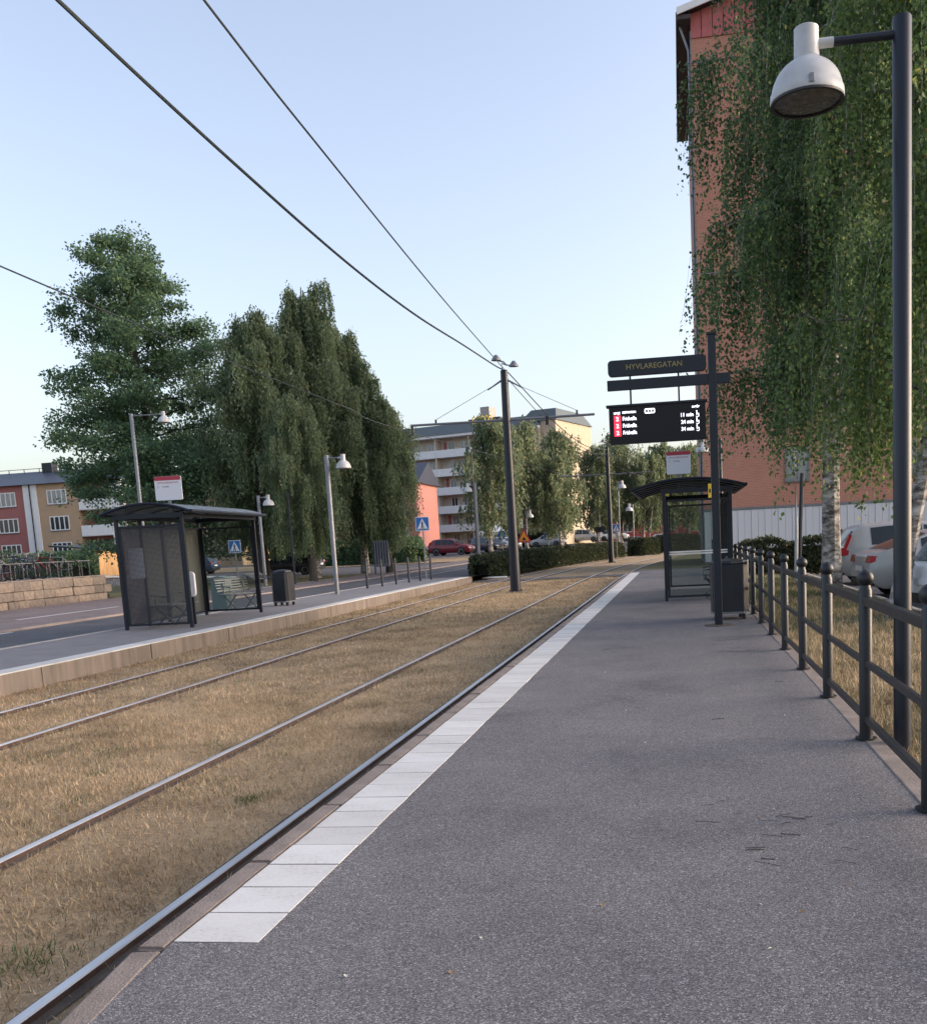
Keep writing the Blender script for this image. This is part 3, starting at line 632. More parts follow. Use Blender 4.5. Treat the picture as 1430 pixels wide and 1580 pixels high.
bench('grey mesh bench inside the near glass shelter', (0.72, 22.6, 0.0), R(-90), True, 1.7)
bench('dark bench behind the perforated wall of the opposite shelter', (-11.55, 20.7, 0.0), R(94), False, 1.4)
bench('pale steel bench with backrest past the opposite shelter', (-12.0, 25.0, 0.0), R(75), True, 1.3)
t = thing('leaning_rest', 'small tilted perch rail between the bench and opposite bin', 'perch', (-11.85, 25.9, 0), R(80))
MB().tube([(-0.4, -0.12, 0.80), (0.4, -0.12, 0.80), (0.4, 0.22, 0.95), (-0.4, 0.22, 0.95)], 0.02, 6, True).build('frame', K['benchm'], t)
s = MB()
for k in range(7): s.bar((-0.4, -0.09 + 0.047 * k, 0.81 + 0.021 * k), (0.4, -0.09 + 0.047 * k, 0.81 + 0.021 * k), 0.03, 0.01)
s.build('seat', K['benchm'], t)
MB().box(-0.05, 0.05, 0.0, 0.1, 0.004, 0.84).build('post', K['dark'], t)
t = thing('cabinet', 'grey-green utility cabinet behind the opposite shelter', 'cabinet', (-13.0, 25.9, -0.12))
K['cab'] = mat('cabinet_paint', (0.20, 0.26, 0.25), 0.55, 0, 0.1, 4)
MB().box(-0.22, 0.22, -0.2, 0.2, 0.0, 0.98).build('body', K['cab'], t, bev=0.01)
MB().prism([(-0.25, 0.98), (0.25, 0.98), (0.25, 1.0), (0, 1.05), (-0.25, 1.0)], -0.23, 0.23).build('roof', K['cab'], t)
MB().box(-0.19, 0.19, -0.206, -0.201, 0.08, 0.92).build('door', K['cab'], t); MB().box(0.12, 0.15, -0.225, -0.206, 0.5, 0.6).build('handle', K['greymetal'], t)
# bollard railing at the end of the opposite platform
t = thing('barrier', 'low dark barrier of six posts at the end of the opposite platform', 'barrier', (-11.75, 35.0, 0))
ps = [(0.0, 0.0), (0.17, 1.3), (0.34, 2.6), (0.5, 3.9), (0.66, 5.1), (0.82, 6.3)]
for x, y in ps: MB().lathe([(0.045, 0), (0.045, 1.02), (0.03, 1.06), (0, 1.07)], (x, y, 0), 10).build('post', K['dark'], t, True)
for (xa, ya), (xb, yb) in zip(ps[:-1], ps[1:]):
    for z in (0.5, 0.85): MB().bar((xa, ya + 0.05, z), (xb, yb - 0.05, z), 0.025, 0.03).build('rail', K['dark'], t)
# ------------------------------------------------------------------ traffic signs
def ped_sign(label, loc, rz=0.0, h=2.6, s=0.62, pole=True):
    t = thing('crossing_sign', label, 'road sign', loc, rz, 'blue pedestrian crossing signs')
    MB().cyl((0, 0, 0), (0, 0, h + s * 0.4), 0.03, n=8).build('post', K['greymetal'], t, True)
    p = MB().prism(rrect(-s / 2, s / 2, h, h + s, 0.04), -0.045, -0.033).build('plate', K['signwhite'], t)
    f = MB().prism(rrect(-s / 2 + 0.025, s / 2 - 0.025, h + 0.025, h + s - 0.025, 0.03), -0.049, -0.0455).build('blue_field', K['signblue'], p)
    tr = MB().prism([(-s * 0.40, h + s * 0.12), (s * 0.40, h + s * 0.12), (0, h + s * 0.90)], -0.053, -0.0495).build('white_triangle', K['signwhite'], p)
    m = MB(); z = h + s * 0.12
    m.prism([(x * s + 0.0, z + q * s) for x, q in ((-.04, .52), (.04, .52), (.06, .46), (.04, .30), (.10, .06), (.05, .05), (0.0, .22), (-.07, .05), (-.12, .07), (-.05, .28), (-.07, .42))], -0.056, -0.0535)
    m.lathe([(0, -0.001), (0.035 * s, -0.001), (0.035 * s, 0.001), (0, 0.001)], (0, -0.055, z + 0.57 * s), 8, 'Y')
    for k in range(4): m.box((-0.30 + 0.16 * k) * s, (-0.20 + 0.16 * k) * s, -0.0575, -0.0565, z + 0.01 * s, z + 0.05 * s)
    m.build('walking_figure', K['black'], p)
    return t
ped_sign('blue pedestrian crossing sign seen through the opposite shelter', (-21.2, 44.0, -0.1), R(5), 1.7, 0.60)
ped_sign('blue pedestrian crossing sign above the six-post barrier', (-11.4, 42.2, -0.1), R(0), 2.25, 0.62)
ped_sign('far blue pedestrian crossing sign right of the orange triangle', (-12.3, 90.0, 0.2), R(0), 1.2, 0.85)
ped_sign('far blue pedestrian crossing sign right of the second catenary pole', (-5.0, 76.0, -0.15), R(0), 1.95, 0.62)
t = thing('warning_sign', 'orange triangular roadworks sign right of the catenary pole', 'road sign', (-12.95, 79.8, 0.2))
for x in (-0.25, 0.25): MB().cyl((x, 0, 0), (x, 0, 1.2), 0.03, n=8).build('post', K['greymetal'], t)
p = MB().prism([(-0.62, 1.15), (0.62, 1.15), (0, 2.3)], -0.05, -0.035).build('red_triangle', K['signred'], t)
MB().prism([(-0.44, 1.25), (0.44, 1.25), (0, 2.08)], -0.054, -0.0505).build('orange_field', K['orange'], p)
MB().prism([(-0.2, 1.32), (0.2, 1.32), (0.08, 1.5), (-0.02, 1.62), (-0.08, 1.5)], -0.058, -0.0545).build('symbol', K['black'], p)
t = thing('direction_sign', 'small blue direction sign left of the centre catenary pole', 'road sign', (-15.7, 84.5, 0.25))
MB().cyl((0, 0, 0), (0, 0, 2.2), 0.03, n=8).build('post', K['greymetal'], t); MB().lathe([(0, -0.01), (0.38, -0.01), (0.38, 0.01), (0, 0.01)], (0, -0.04, 1.85), 20, 'Y').build('disc', K['signblue'], t)
t = thing('round_sign', 'dark twin disc sign backs on a post by the far hedge', 'road sign', (-6.6, 80.0, -0.1))
MB().cyl((0, 0, 0), (0, 0, 3.4), 0.03, n=8).build('post', K['greymetal'], t)
for x in (-0.2, 0.2): MB().lathe([(0, -0.01), (0.27, -0.01), (0.27, 0.01), (0, 0.01)], (x, -0.04, 2.2), 16, 'Y').build('disc', K['black'], t)
# thin dark posts in front of the white building
for x, y, h, lb in ((-24.6, 78, 5.2, 'slim dark post in front of the red house, left one'), (-22.4, 77, 4.3, 'slim dark post in front of the red house, right one'), (-16.2, 76, 8.6, 'slim dark mast just right of the dark blue car'), (-19.0, 45.6, 4.6, 'slim dark post in front of the second birch trunk'), (-15.0, 86.0, 9.5, 'slim dark mast behind the hedge left of the silver hatchback')):
    o = MB().lathe([(0.055, 0), (0.05, h), (0.0, h + 0.02)], (0, 0, 0), 8).build('slim_post', K['dark'], None, True); o.location = (x, y, hz(x, y)); tag(o, lb, 'post')
for x, y, h, w, lb in ((3.29, 28.8, 3.9, 0.05, 'thin pale birch-thin pole behind the railing, left one'), (3.55, 30.2, 3.2, 0.06, 'thin dark leaning pole behind the railing, right one')):
    o = MB().tube([(0, 0, 0), (0.04, 0, h * 0.4), (0.13 if w > 0.055 else 0.02, 0, h)], w, 8).build('thin_pole', K['lampwhite'] if w < 0.055 else K['dark'], None, True); o.location = (x, y, -0.1); tag(o, lb.replace('birch-thin ', ''), 'pole')
# ------------------------------------------------------------------ catenary poles and wires
def cat_pole(label, loc, H=7.6, arms=True, left=3.4, right=3.05):
    t = thing('catenary_pole', label, 'pole', loc, 0, 'catenary poles between the tracks')
    MB().lathe([(0.19, 0.0), (0.187, 0.3), (0.125, H), (0.10, H + 0.03), (0, H + 0.04)], n=20).build('mast', K['dark'], t, True)
    MB().box(-0.32, 0.32, -0.32, 0.32, -0.1, 0.03).build('foundation', K['conc'], t)
    for a in (45, 135, 225, 315): MB().cyl((0.26 * math.cos(R(a)), 0.26 * math.sin(R(a)), 0.03), (0.26 * math.cos(R(a)), 0.26 * math.sin(R(a)), 0.10), 0.025, n=6).build('anchor_bolt', K['soil'], t)
    za = 5.95
    ar = MB().tube([(-left, 0, za + 0.03), (0, 0, za), (right, 0, za - 0.0)], 0.042, 8).build('cross_arm', K['greypole'], t, True)
    for x in (-left + 0.05, -2.5, 1.42, 2.45):
        MB().cyl((x, 0, za - 0.25 if x in (-left + 0.05, 1.42) else za), (x, 0, za + (0.04 if x in (-left + 0.05, 1.42) else 0.18)), 0.035 if x != 1.42 else 0.07, n=8).build('insulator', K['dark'], ar)
    for x in (-2.5, 2.45): MB().tube([(math.copysign(0.15, x), 0, 7.25), (x, 0, za + 0.17)], 0.009, 5).build('stay_wire', K['greypole'], t)
    for s in (-1, 1): MB().cyl((s * 0.12, 0, 7.28), (s * 0.6, 0, 7.0), 0.035, 0.02, n=8).build('strain_insulator', K['greymetal'], t)
    hd = MB().tube([(-0.05, 0, H + 0.03), (-0.07, 0, H + 0.25), (0.28, 0, H + 0.14)], 0.025, 6).build('bracket', K['greymetal'], t, True)
    for x, z in ((-0.25, H + 0.42), (0.35, H + 0.18)):
        MB().lathe([(0.0, 0.14), (0.05, 0.12), (0.16, -0.02), (0.17, -0.06), (0.0, -0.07)], (x, -0.02, z), 14).build('surge_cap', K['greymetal'], t, True)
    MB().tube([(-0.25, 0, H + 0.38), (0.0, 0, H + 0.30), (0.1, 0, H + 0.18)], 0.03, 6).build('bracket', K['greymetal'], t, True)
    return t
p1 = cat_pole('dark catenary pole standing in the turf at the middle of the picture', (-5.83, 33.5, ZT + 0.0))
p2 = cat_pole('farther catenary pole behind the departure screen', (-4.75, 66.0, ZT + 0.0), 7.75)
K['wire'] = mat('overhead_wire', (0.05, 0.062, 0.064), 0.5, 0.3, 0.1, 3)
def wire(label, pts, r, cat='cable'):
    # smooth through control points
    P = np.array(pts, float); n = len(P); t = np.linspace(0, n - 1, (n - 1) * 10 + 1); out = []
    for q in t:
        i = min(int(q), n - 2); f = q - i
        p0, p1_, p2_, p3 = P[max(i - 1, 0)], P[i], P[i + 1], P[min(i + 2, n - 1)]
        out.append(0.5 * ((2 * p1_) + (-p0 + p2_) * f + (2 * p0 - 5 * p1_ + 4 * p2_ - p3) * f * f + (-p0 + 3 * p1_ - 3 * p2_ + p3) * f ** 3))
    o = MB().tube(out, r, 6).build('overhead_wire', K['wire'], None, True); tag(o, label, 'cable', 'overhead wires'); return o
wire('thick sagging overhead cable ending at the centre catenary pole', [(-5.8, 1.5, 7.6), (-5.8, 5, 7.2), (-5.8, 9.37, 6.90), (-5.8, 13.0, 6.73), (-5.8, 17.5, 6.62), (-5.8, 22.0, 6.69), (-5.8, 27.0, 6.95), (-5.85, 31.87, 7.22), (-5.86, 33.4, 7.34)], 0.022)
wire('thinner taut overhead wire right of the thick cable', [(-4.05, 1.5, 7.15), (-4.5, 9.77, 6.95), (-4.72, 13.6, 6.95), (-5.2, 22.3, 7.05), (-5.8, 33.4, 7.34)], 0.014)
wire('left contact wire running into the oak foliage', [(-7.55, 0, 5.2), (-7.55, 10.49, 4.88), (-7.62, 15.66, 4.82), (-8.25, 24, 5.05), (-9.18, 33.5, 5.42), (-6.6, 66, 5.45)], 0.010)
wire('upper feeder wire between the two catenary poles', [(-5.7, 33.6, 7.25), (-5.3, 44, 6.55), (-5.0, 54, 6.5), (-4.75, 66, 7.3)], 0.020)
wire('lower feeder wire between the two catenary poles', [(-5.7, 33.6, 7.0), (-5.35, 44, 6.25), (-5.05, 54, 6.2), (-4.75, 66, 7.0)], 0.014)
wire('right contact wire leaving the arm of the centre catenary pole', [(-4.4, 33.5, 5.35), (-3.6, 50, 5.3), (-2.6, 66, 5.4), (0.5, 95, 5.4)], 0.009)
# ------------------------------------------------------------------ stone wall
K['stone'] = None
def stonemat():
    m, n, l, b = nt('granite_block'); co = n.new('ShaderNodeTexCoord').outputs['Object']; oi = n.new('ShaderNodeObjectInfo')
    t = noise(n, l, co, 7, 8, 0.7); r = ramp(n, [(0.25, (0.085, 0.072, 0.064)), (0.5, (0.17, 0.148, 0.130)), (0.75, (0.26, 0.23, 0.20))]); l.new(t.outputs['Fac'], r.inputs['Fac'])
    rb = ramp(n, [(0, (0.70, 0.68, 0.68)), (0.5, (1, 0.97, 0.94)), (1, (1.30, 1.22, 1.12))]); l.new(oi.outputs['Random'], rb.inputs['Fac'])
    mx = n.new('ShaderNodeMix'); mx.data_type = 'RGBA'; mx.blend_type = 'MULTIPLY'; mx.inputs['Factor'].default_value = 1
    l.new(r.outputs['Color'], mx.inputs['A']); l.new(rb.outputs['Color'], mx.inputs['B']); l.new(mx.outputs['Result'], b.inputs['Base Color'])
    b.inputs['Roughness'].default_value = 0.9
    bp = n.new('ShaderNodeBump'); bp.inputs['Strength'].default_value = 0.8; bp.inputs['Distance'].default_value = 0.03; l.new(t.outputs['Fac'], bp.inputs['Height']); l.new(bp.outputs['Normal'], b.inputs['Normal']); return m
K['stone'] = stonemat()
sw = thing('stone_wall', 'low retaining wall of rough granite blocks below the bicycles', 'wall', (-24.4, 0, -0.15))
MB().box(-0.34, -0.06, 18, 38.4, -0.2, 0.98).build('core', K['soil'], sw)
def block(x0, x1, y0, y1, z0, z1):
    c = [(x0 + x1) / 2, (y0 + y1) / 2, (z0 + z1) / 2]; hs = [(x1 - x0) / 2, (y1 - y0) / 2, (z1 - z0) / 2]
    bm = bmesh.new(); bmesh.ops.create_cube(bm, size=2)
    for v in bm.verts: v.co = Vector((v.co.x * hs[0], v.co.y * hs[1], v.co.z * hs[2])) + Vector([random.uniform(-.018, .018) for _ in range(3)])
    bmesh.ops.bevel(bm, geom=list(bm.edges), offset=0.022, segments=1, affect='EDGES')
    me = bpy.data.meshes.new('stone_block'); bm.to_mesh(me); bm.free(); me.materials.append(K['stone'])
    o = obj('stone_block', me, sw); o.location = c
for row, (z0, z1) in enumerate(((0.0, 0.34), (0.355, 0.68), (0.695, 1.04))):
    y = 24.0 + random.uniform(0, 0.3)
    while y < 38.2:
        w = random.uniform(0.5, 1.05); y1 = min(y + w, 38.6)
        block(-0.16, 0.02 + random.uniform(-0.03, 0.03), y, y1 - 0.012, z0, z1); y = y1
for row, (z0, z1) in enumerate(((0.0, 0.34), (0.355, 0.68), (0.695, 1.04))):
    x = -0.2
    while x > -3.2:
        w = random.uniform(0.5, 0.95); block(x - w + 0.012, x, 38.42, 38.62 + random.uniform(-.02, .02), z0, z1); x -= w
MB().box(-0.40, -0.05, 23, 38.6, 1.05, 1.09).build('coping', K['conc'], sw)
# ------------------------------------------------------------------ bicycles
bk = {}
def bicycle_meshes(fc):
    key = fc
    if key in bk: return bk[key]
    wh = MB(); wh.tube([(0.33 * math.cos(a), 0, 0.33 * math.sin(a)) for a in np.linspace(0, 2 * math.pi, 21)[:-1]], 0.020, 5, True)
    for k in range(6):
        a = math.pi * k / 6; wh.bar((-0.32 * math.cos(a), 0, -0.32 * math.sin(a)), (0.32 * math.cos(a), 0, 0.32 * math.sin(a)), 0.006)
    fr = MB(); B = (0.0, 0, 0.30); Sx = (-0.16, 0, 0.80); H0 = (0.40, 0, 0.86); H1 = (0.44, 0, 0.74)
    for a, b, r in ((B, Sx, 0.022), (B, H1, 0.024), (Sx, H0, 0.020), (Sx, (-0.52, 0, 0.33), 0.014), (B, (-0.52, 0, 0.33), 0.014), (H0, H1, 0.022), (H1, (0.56, 0, 0.33), 0.016)): fr.cyl(a, b, r, n=6)
    hb = MB().tube([(0.30, -0.28, 1.02), (0.42, -0.22, 1.05), (0.40, 0, 1.0), (0.42, 0.22, 1.05), (0.30, 0.28, 1.02)], 0.015, 5); hb.cyl((0.40, 0, 0.85), (0.40, 0, 1.0), 0.015, n=6)
    sd = MB().lathe([(0, 0.05), (0.07, 0.04), (0.09, 0.0), (0, -0.02)], (-0.20, 0, 0.92), 8); sd.box(-0.20, -0.02, -0.025, 0.025, 0.91, 0.95); sd.cyl((-0.17, 0, 0.78), (-0.19, 0, 0.92), 0.014, n=6)
    bs = MB(); bs.box(0.5, 0.78, -0.16, 0.16, 0.72, 0.74)
    for k in range(5):
        for x in (0.5, 0.78): bs.bar((x, -0.16 + 0.08 * k, 0.73), (x, -0.16 + 0.08 * k, 0.97), 0.008)
        for y in (-0.16, 0.16): bs.bar((0.5 + 0.07 * k, y, 0.73), (0.5 + 0.07 * k, y, 0.97), 0.008)
    bs.tube([(0.5, -0.16, 0.97), (0.78, -0.16, 0.97), (0.78, 0.16, 0.97), (0.5, 0.16, 0.97)], 0.010, 5, True)
    m = mat('bike_paint', fc, 0.35, 0.1, 0.1, 5)
    bk[key] = (wh.mesh('wheel', K['tyre']), fr.mesh('frame', m), hb.mesh('handlebar', K['greymetal']), sd.mesh('saddle', K['black']), bs.mesh('basket', K['greymetal'])); return bk[key]
cols = [((0.02, 0.02, 0.025), 'black'), ((0.05, 0.10, 0.20), 'blue'), ((0.25, 0.26, 0.27), 'silver'), ((0.10, 0.10, 0.11), 'dark grey'), ((0.45, 0.45, 0.44), 'white'), ((0.03, 0.10, 0.07), 'green'), ((0.22, 0.02, 0.03), 'red')]
nb = 0
for row in range(3):
    for k in range(11):
        y = 28.6 + k * 0.86 + row * 0.3 + random.uniform(-.1, .1); x = -25.75 - row * 1.7 + random.uniform(-.1, .1)
        if y > 38.0: continue
        fc, cn = cols[(k * 3 + row * 2) % 7]; ms = bicycle_meshes(fc); nb += 1
        t = thing('bicycle', f'{cn} bicycle {"with wire basket" if k % 3 == 0 else "without basket"} in the {("front", "middle", "back")[row]} row at the {"right end" if k > 6 else "left end" if k < 3 else "centre"}', 'bicycle', (x, y, 0.94), R(random.choice((0, 180)) + random.uniform(-9, 9)), 'parked bicycles')
        t.rotation_euler[0] = R(random.uniform(-6, 6))
        for wx in (-0.53, 0.56): w = obj('wheel', ms[0], t); w.location = (wx, 0, 0.35)
        obj('frame', ms[1], t); obj('handlebar', ms[2], t); obj('saddle', ms[3], t)
        if k % 3 == 0: obj('basket', ms[4], t)
t = thing('bike_rack', 'long grey steel rack holding the front row of bicycles', 'bike rack', (-25.05, 33.3, 0.94), 0)
for y in np.linspace(-4.9, 4.9, 15): MB().tube([(0, y, 0), (0, y, 0.62), (-0.35, y, 0.62), (-0.35, y, 0)], 0.018, 5).build('hoop', K['greymetal'], t)
MB().bar((0, -5, 0.64), (0, 5, 0.64), 0.035).build('top_rail', K['greymetal'], t)
# ------------------------------------------------------------------ shopping trolley
t = thing('shopping_trolley', 'abandoned wire shopping trolley beside the granite wall', 'trolley', (-25.2, 40.2, -0.09), R(20))
s = MB()
for k in range(9):
    x = -0.42 + 0.105 * k; s.tube([(x, -0.24, 0.95), (x, -0.2, 0.48), (x, 0.2, 0.48), (x, 0.24, 0.95)], 0.007, 4)
for k in range(5):
    z = 0.5 + 0.11 * k; w = 0.2 + 0.01 * k; s.tube([(-0.44, -w, z), (0.44, -w, z), (0.44, w, z), (-0.44, w, z)], 0.008, 4, True)
s.build('basket', K['greymetal'], t)
f = MB(); f.tube([(0.58, -0.25, 1.02), (0.45, -0.22, 0.95), (0.40, -0.2, 0.3), (-0.42, -0.22, 0.16)], 0.014, 5); f.tube([(0.58, 0.25, 1.02), (0.45, 0.22, 0.95), (0.40, 0.2, 0.3), (-0.42, 0.22, 0.16)], 0.014, 5); f.build('frame', K['greymetal'], t)
MB().cyl((0.58, -0.27, 1.02), (0.58, 0.27, 1.02), 0.02, n=8).build('handle', K['signred'], t)
for x, y in ((-0.4, -0.2), (-0.4, 0.2), (0.38, -0.22), (0.38, 0.22)): MB().lathe([(0, -0.02), (0.065, -0.02), (0.065, 0.02), (0, 0.02)], (x, y, 0.066), 12, 'Y').build('castor', K['tyre'], t)
t = thing('handrail', 'pale sloping handrail rising from the end of the stone wall', 'handrail', (-25.5, 38.9, -0.1))
MB().tube([(0, 0, 0.98), (4.5, 4.5, 0.55)], 0.045, 6).build('rail', K['lampwhite'], t); 
for q in (0.05, 0.5, 0.95): MB().cyl((4.5 * q, 4.5 * q, 0), (4.5 * q, 4.5 * q, 0.98 - 0.43 * q), 0.03, n=6).build('post', K['greymetal'], t)
# ------------------------------------------------------------------ shed, notice stand, tent
t = thing('wooden_shed', 'small orange-brown wooden shed with dark sloping roof', 'shed', (-46.2, 70.5, 0.2), R(-8))
for k in range(16): MB().box(-2.0 + 0.25 * k, -2.0 + 0.25 * k + 0.235, -1.2, -1.16 + 0.012 * (k % 2), 0, 2.2).build('board', K['wood'], t)
MB().box(-1.98, 1.98, -1.159, 1.2, 0, 2.2).build('body', K['wood'], t)
MB().prism([(-2.3, 2.62), (2.3, 2.22), (2.3, 2.32), (-2.3, 2.74)], -1.5, 1.5).build('roof', K['dark'], t)
MB().box(0.2, 0.9, -1.22, -1.19, 0.05, 2.0).build('door', K['bark'], t)
t = thing('notice_stand', 'grey ribbed notice stand beneath the birches by the footway', 'notice board', (-17.35, 54.6, 0.05), R(10))
MB().box(-0.46, 0.46, -0.18, 0.18, 0.35, 1.85).build('cabinet', K['greypole'], t, bev=0.02)
for k in range(6): MB().box(-0.42 + 0.15 * k, -0.36 + 0.15 * k, -0.20, -0.181, 0.4, 1.8).build('rib', K['dark'], t)
for x in (-0.4, 0.4): MB().cyl((x, 0, -0.1), (x, 0, 0.35), 0.04, n=8).build('leg', K['dark'], t)
t = thing('party_tent', 'white pavilion tent in front of the balcony block', 'tent', (-22.0, 114.3, 0.75))
MB().add([(-2.0, -1.6, 1.9), (2.0, -1.6, 1.9), (2.0, 1.6, 1.9), (-2.0, 1.6, 1.9), (0, 0, 2.75)], [(0, 1, 4), (1, 2, 4), (2, 3, 4), (3, 0, 4)]).build('canopy', K['white'], t)
for x in (-1.95, 1.95):
    for y in (-1.55, 1.55): MB().cyl((x, y, 0), (x, y, 1.92), 0.04, n=6).build('leg', K['lampwhite'], t)
MB().box(-2, 2, -1.61, -1.60, 1.62, 1.9).build('valance', K['white'], t)
# ------------------------------------------------------------------ cars
def paint(name, c, metal=0.3): return mat(name, c, 0.38, metal, 0.05, 2.0, coat=0.35)
PAINT = {'silver': paint('silver_paint', (0.40, 0.41, 0.42), 0.15), 'white': paint('white_car_paint', (0.66, 0.67, 0.68), 0.0), 'red': paint('red_car_paint', (0.20, 0.012, 0.022), 0.1), 'navy': paint('navy_paint', (0.022, 0.03, 0.055), 0.2),
         'black': paint('black_car_paint', (0.012, 0.012, 0.015), 0.1), 'grey': paint('grey_car_paint', (0.16, 0.17, 0.18), 0.4), 'blue': paint('blue_car_paint', (0.03, 0.055, 0.11), 0.2)}
SHAPES = {  # top outline (x, z) rear to front; glass stations: rear glass x0,x1 ; side glass x0,x1 ; windscreen x0,x1
 'suv': dict(L=4.45, W=1.86, belt=1.02, top=[(-2.22, .58), (-2.19, .95), (-2.10, 1.06), (-1.84, 1.50), (-1.62, 1.60), (-0.9, 1.655), (-0.1, 1.65), (0.40, 1.58), (1.12, 1.07), (1.55, 1.02), (2.0, .92), (2.16, .78), (2.22, .55)], rear=(-2.09, -1.86), side=(-1.45, 0.62), ws=(0.46, 1.10), r=0.35),
 'hatch': dict(L=4.1, W=1.76, belt=0.93, top=[(-2.05, .52), (-2.02, .85), (-1.93, .96), (-1.62, 1.36), (-1.42, 1.43), (-0.6, 1.49), (0.1, 1.47), (0.5, 1.38), (1.20, .97), (1.6, .90), (1.88, .80), (2.01, .66), (2.05, .5)], rear=(-1.92, -1.64), side=(-1.40, 0.70), ws=(0.54, 1.18), r=0.31),
 'sedan': dict(L=4.6, W=1.80, belt=0.94, top=[(-2.30, .55), (-2.28, .92), (-2.20, 1.0), (-1.98, 1.04), (-1.05, 1.39), (-0.70, 1.45), (-0.1, 1.46), (0.3, 1.41), (1.15, .97), (1.7, .90), (2.1, .80), (2.26, .66), (2.30, .5)], rear=(-1.90, -1.08), side=(-1.25, 0.62), ws=(0.36, 1.12), r=0.33),
 'van': dict(L=4.7, W=1.86, belt=1.05, top=[(-2.35, .55), (-2.33, 1.05), (-2.30, 1.12), (-2.20, 1.70), (-2.05, 1.78), (-0.9, 1.82), (0.1, 1.80), (0.55, 1.70), (1.35, 1.10), (1.75, 1.02), (2.15, .92), (2.31, .75), (2.35, .5)], rear=(-2.29, -2.21), side=(-2.0, 0.85), ws=(0.60, 1.32), r=0.33)}
def interp(pts, x):
    for (xa, za), (xb, zb) in zip(pts[:-1], pts[1:]):
        if x <= xb: return za + (zb - za) * max(0, (x - xa) / (xb - xa + 1e-9))
    return pts[-1][1]
car_cache = {}
def car(label, kind, colour, loc, rz):
    t = thing('parked_car', label, 'car', loc, rz, 'parked cars')
    key = (kind, colour)
    if key not in car_cache: car_cache[key] = car_meshes(kind, PAINT[colour])
    for nm, me, l_ in car_cache[key]:
        o = obj(nm, me, t); o.location = l_
        if nm == 'wheel': obj('rim', car_cache[(kind, 'rim')], o).scale = (1, 1 if l_[1] > 0 else -1, 1)
    return t
def car_meshes(kind, pm_):
    q = SHAPES[kind]; L, W, top, belt = q['L'], q['W'], q['top'], q['belt']
    def sec(x):
        zt = interp(top, x); u = abs(x) / (L / 2); hw = W / 2 * (1 - 0.16 * max(0, u - 0.62) ** 2 / 0.144 )
        zb = min(belt + 0.04 * (-x / L), zt - 0.04); zb = max(zb, 0.42)
        k = min(max((zt - zb - 0.08) / 0.5, 0), 1); wt = hw * (0.93 - 0.20 * k)
        lo = 0.22 + 0.16 * max(0, u - 0.86) / 0.14
        return [(hw * 0.88, lo), (hw * 0.97, lo + 0.10), (hw, max(min(0.62, zb - 0.1), lo + 0.13)), (hw * 0.985, max(zb - 0.06, lo + 0.15)), (hw * 0.95, zb), (wt, zt - 0.055 * (0.4 + 0.6 * k)), (wt * 0.84, zt - 0.012), (0.0, zt)]
    xs_ = sorted(set([p[0] for p in top] + list(np.linspace(-L / 2, L / 2, 25))))
    vs = []; fs = []; m = 15
    for x in xs_:
        s_ = sec(x); vs += [(x, y, z) for y, z in s_] + [(x, -y, z) for y, z in s_[-2::-1]]
    for i in range(len(xs_) - 1):
        for k in range(m - 1): fs.append((i * m + k, i * m + k + 1, (i + 1) * m + k + 1, (i + 1) * m + k))
        fs.append((i * m + m - 1, i * m, (i + 1) * m, (i + 1) * m + m - 1))
    fs += [tuple(range(m)), tuple((len(xs_) - 1) * m + k for k in range(m - 1, -1, -1))]
    out = [('body', MB().add(vs, fs).mesh('body', pm_, True), (0, 0, 0))]
    # side glass: one pane per door
    s0, s1 = q['side']; cuts = np.linspace(s0, s1, 4 if kind in ('suv', 'van') else 3)
    for sd in (1, -1):
        for a, b in zip(cuts[:-1], cuts[1:]):
            a += 0.03; b -= 0.03; vs = []
            xx = np.linspace(a, b, 5)
            for x in xx:
                s_ = sec(x); (y0, z0), (y1, z1) = s_[4], s_[5]
                for f_ in (0.06, 0.90): vs.append((x, sd * (y0 + (y1 - y0) * f_ + 0.008), z0 + (z1 - z0) * f_ + 0.003))
            out.append(('side_window', MB().add(vs, [(2 * k, 2 * k + 2, 2 * k + 3, 2 * k + 1) for k in range(4)]).mesh('side_window', K['carglass'], True), (0, 0, 0)))
    for nm, (a, b), dx in (('rear_window', q['rear'], -0.008), ('windscreen', q['ws'], 0.008)):
        vs = []; cols_ = [-0.9, -0.6, 0, 0.6, 0.9]
        for x in np.linspace(a, b, 6):
            s_ = sec(x); (y5, z5), (y6, z6), (_, z7) = s_[5], s_[6], s_[7]
            for c_ in cols_:
                y = c_ * y5; ay = abs(y); z = z7 + (z6 - z7) * ay / y6 if ay < y6 else z6 + (z5 - z6) * (ay - y6) / (y5 - y6)
                vs.append((x + dx, y, z + 0.008))
        out.append((nm, MB().add(vs, [(i * 5 + k, i * 5 + k + 1, i * 5 + k + 6, i * 5 + k + 5) for i in range(5) for k in range(4)]).mesh(nm, K['carglass'], True), (0, 0, 0)))
    r = q['r']; wb = L * 0.29
    arch = MB().lathe([(0, -0.01), (r * 1.18, -0.01), (r * 1.18, 0.004), (0, 0.006)], (0, 0, 0), 22, 'Y').mesh('wheel_arch', K['black'])
    tyre = MB().lathe([(r * 0.62, -0.09), (r * 0.93, -0.10), (r, -0.07), (r, 0.07), (r * 0.93, 0.10), (r * 0.62, 0.09)], (0, 0, 0), 22, 'Y').mesh('wheel', K['tyre'], True)
    rm = MB(); rm.lathe([(0, 0.075), (r * 0.16, 0.08), (r * 0.2, 0.06)], (0, 0, 0), 10, 'Y'); rm.lathe([(r * 0.6, 0.06), (r * 0.68, 0.092), (r * 0.62, 0.095), (r * 0.56, 0.06)], (0, 0, 0), 20, 'Y')
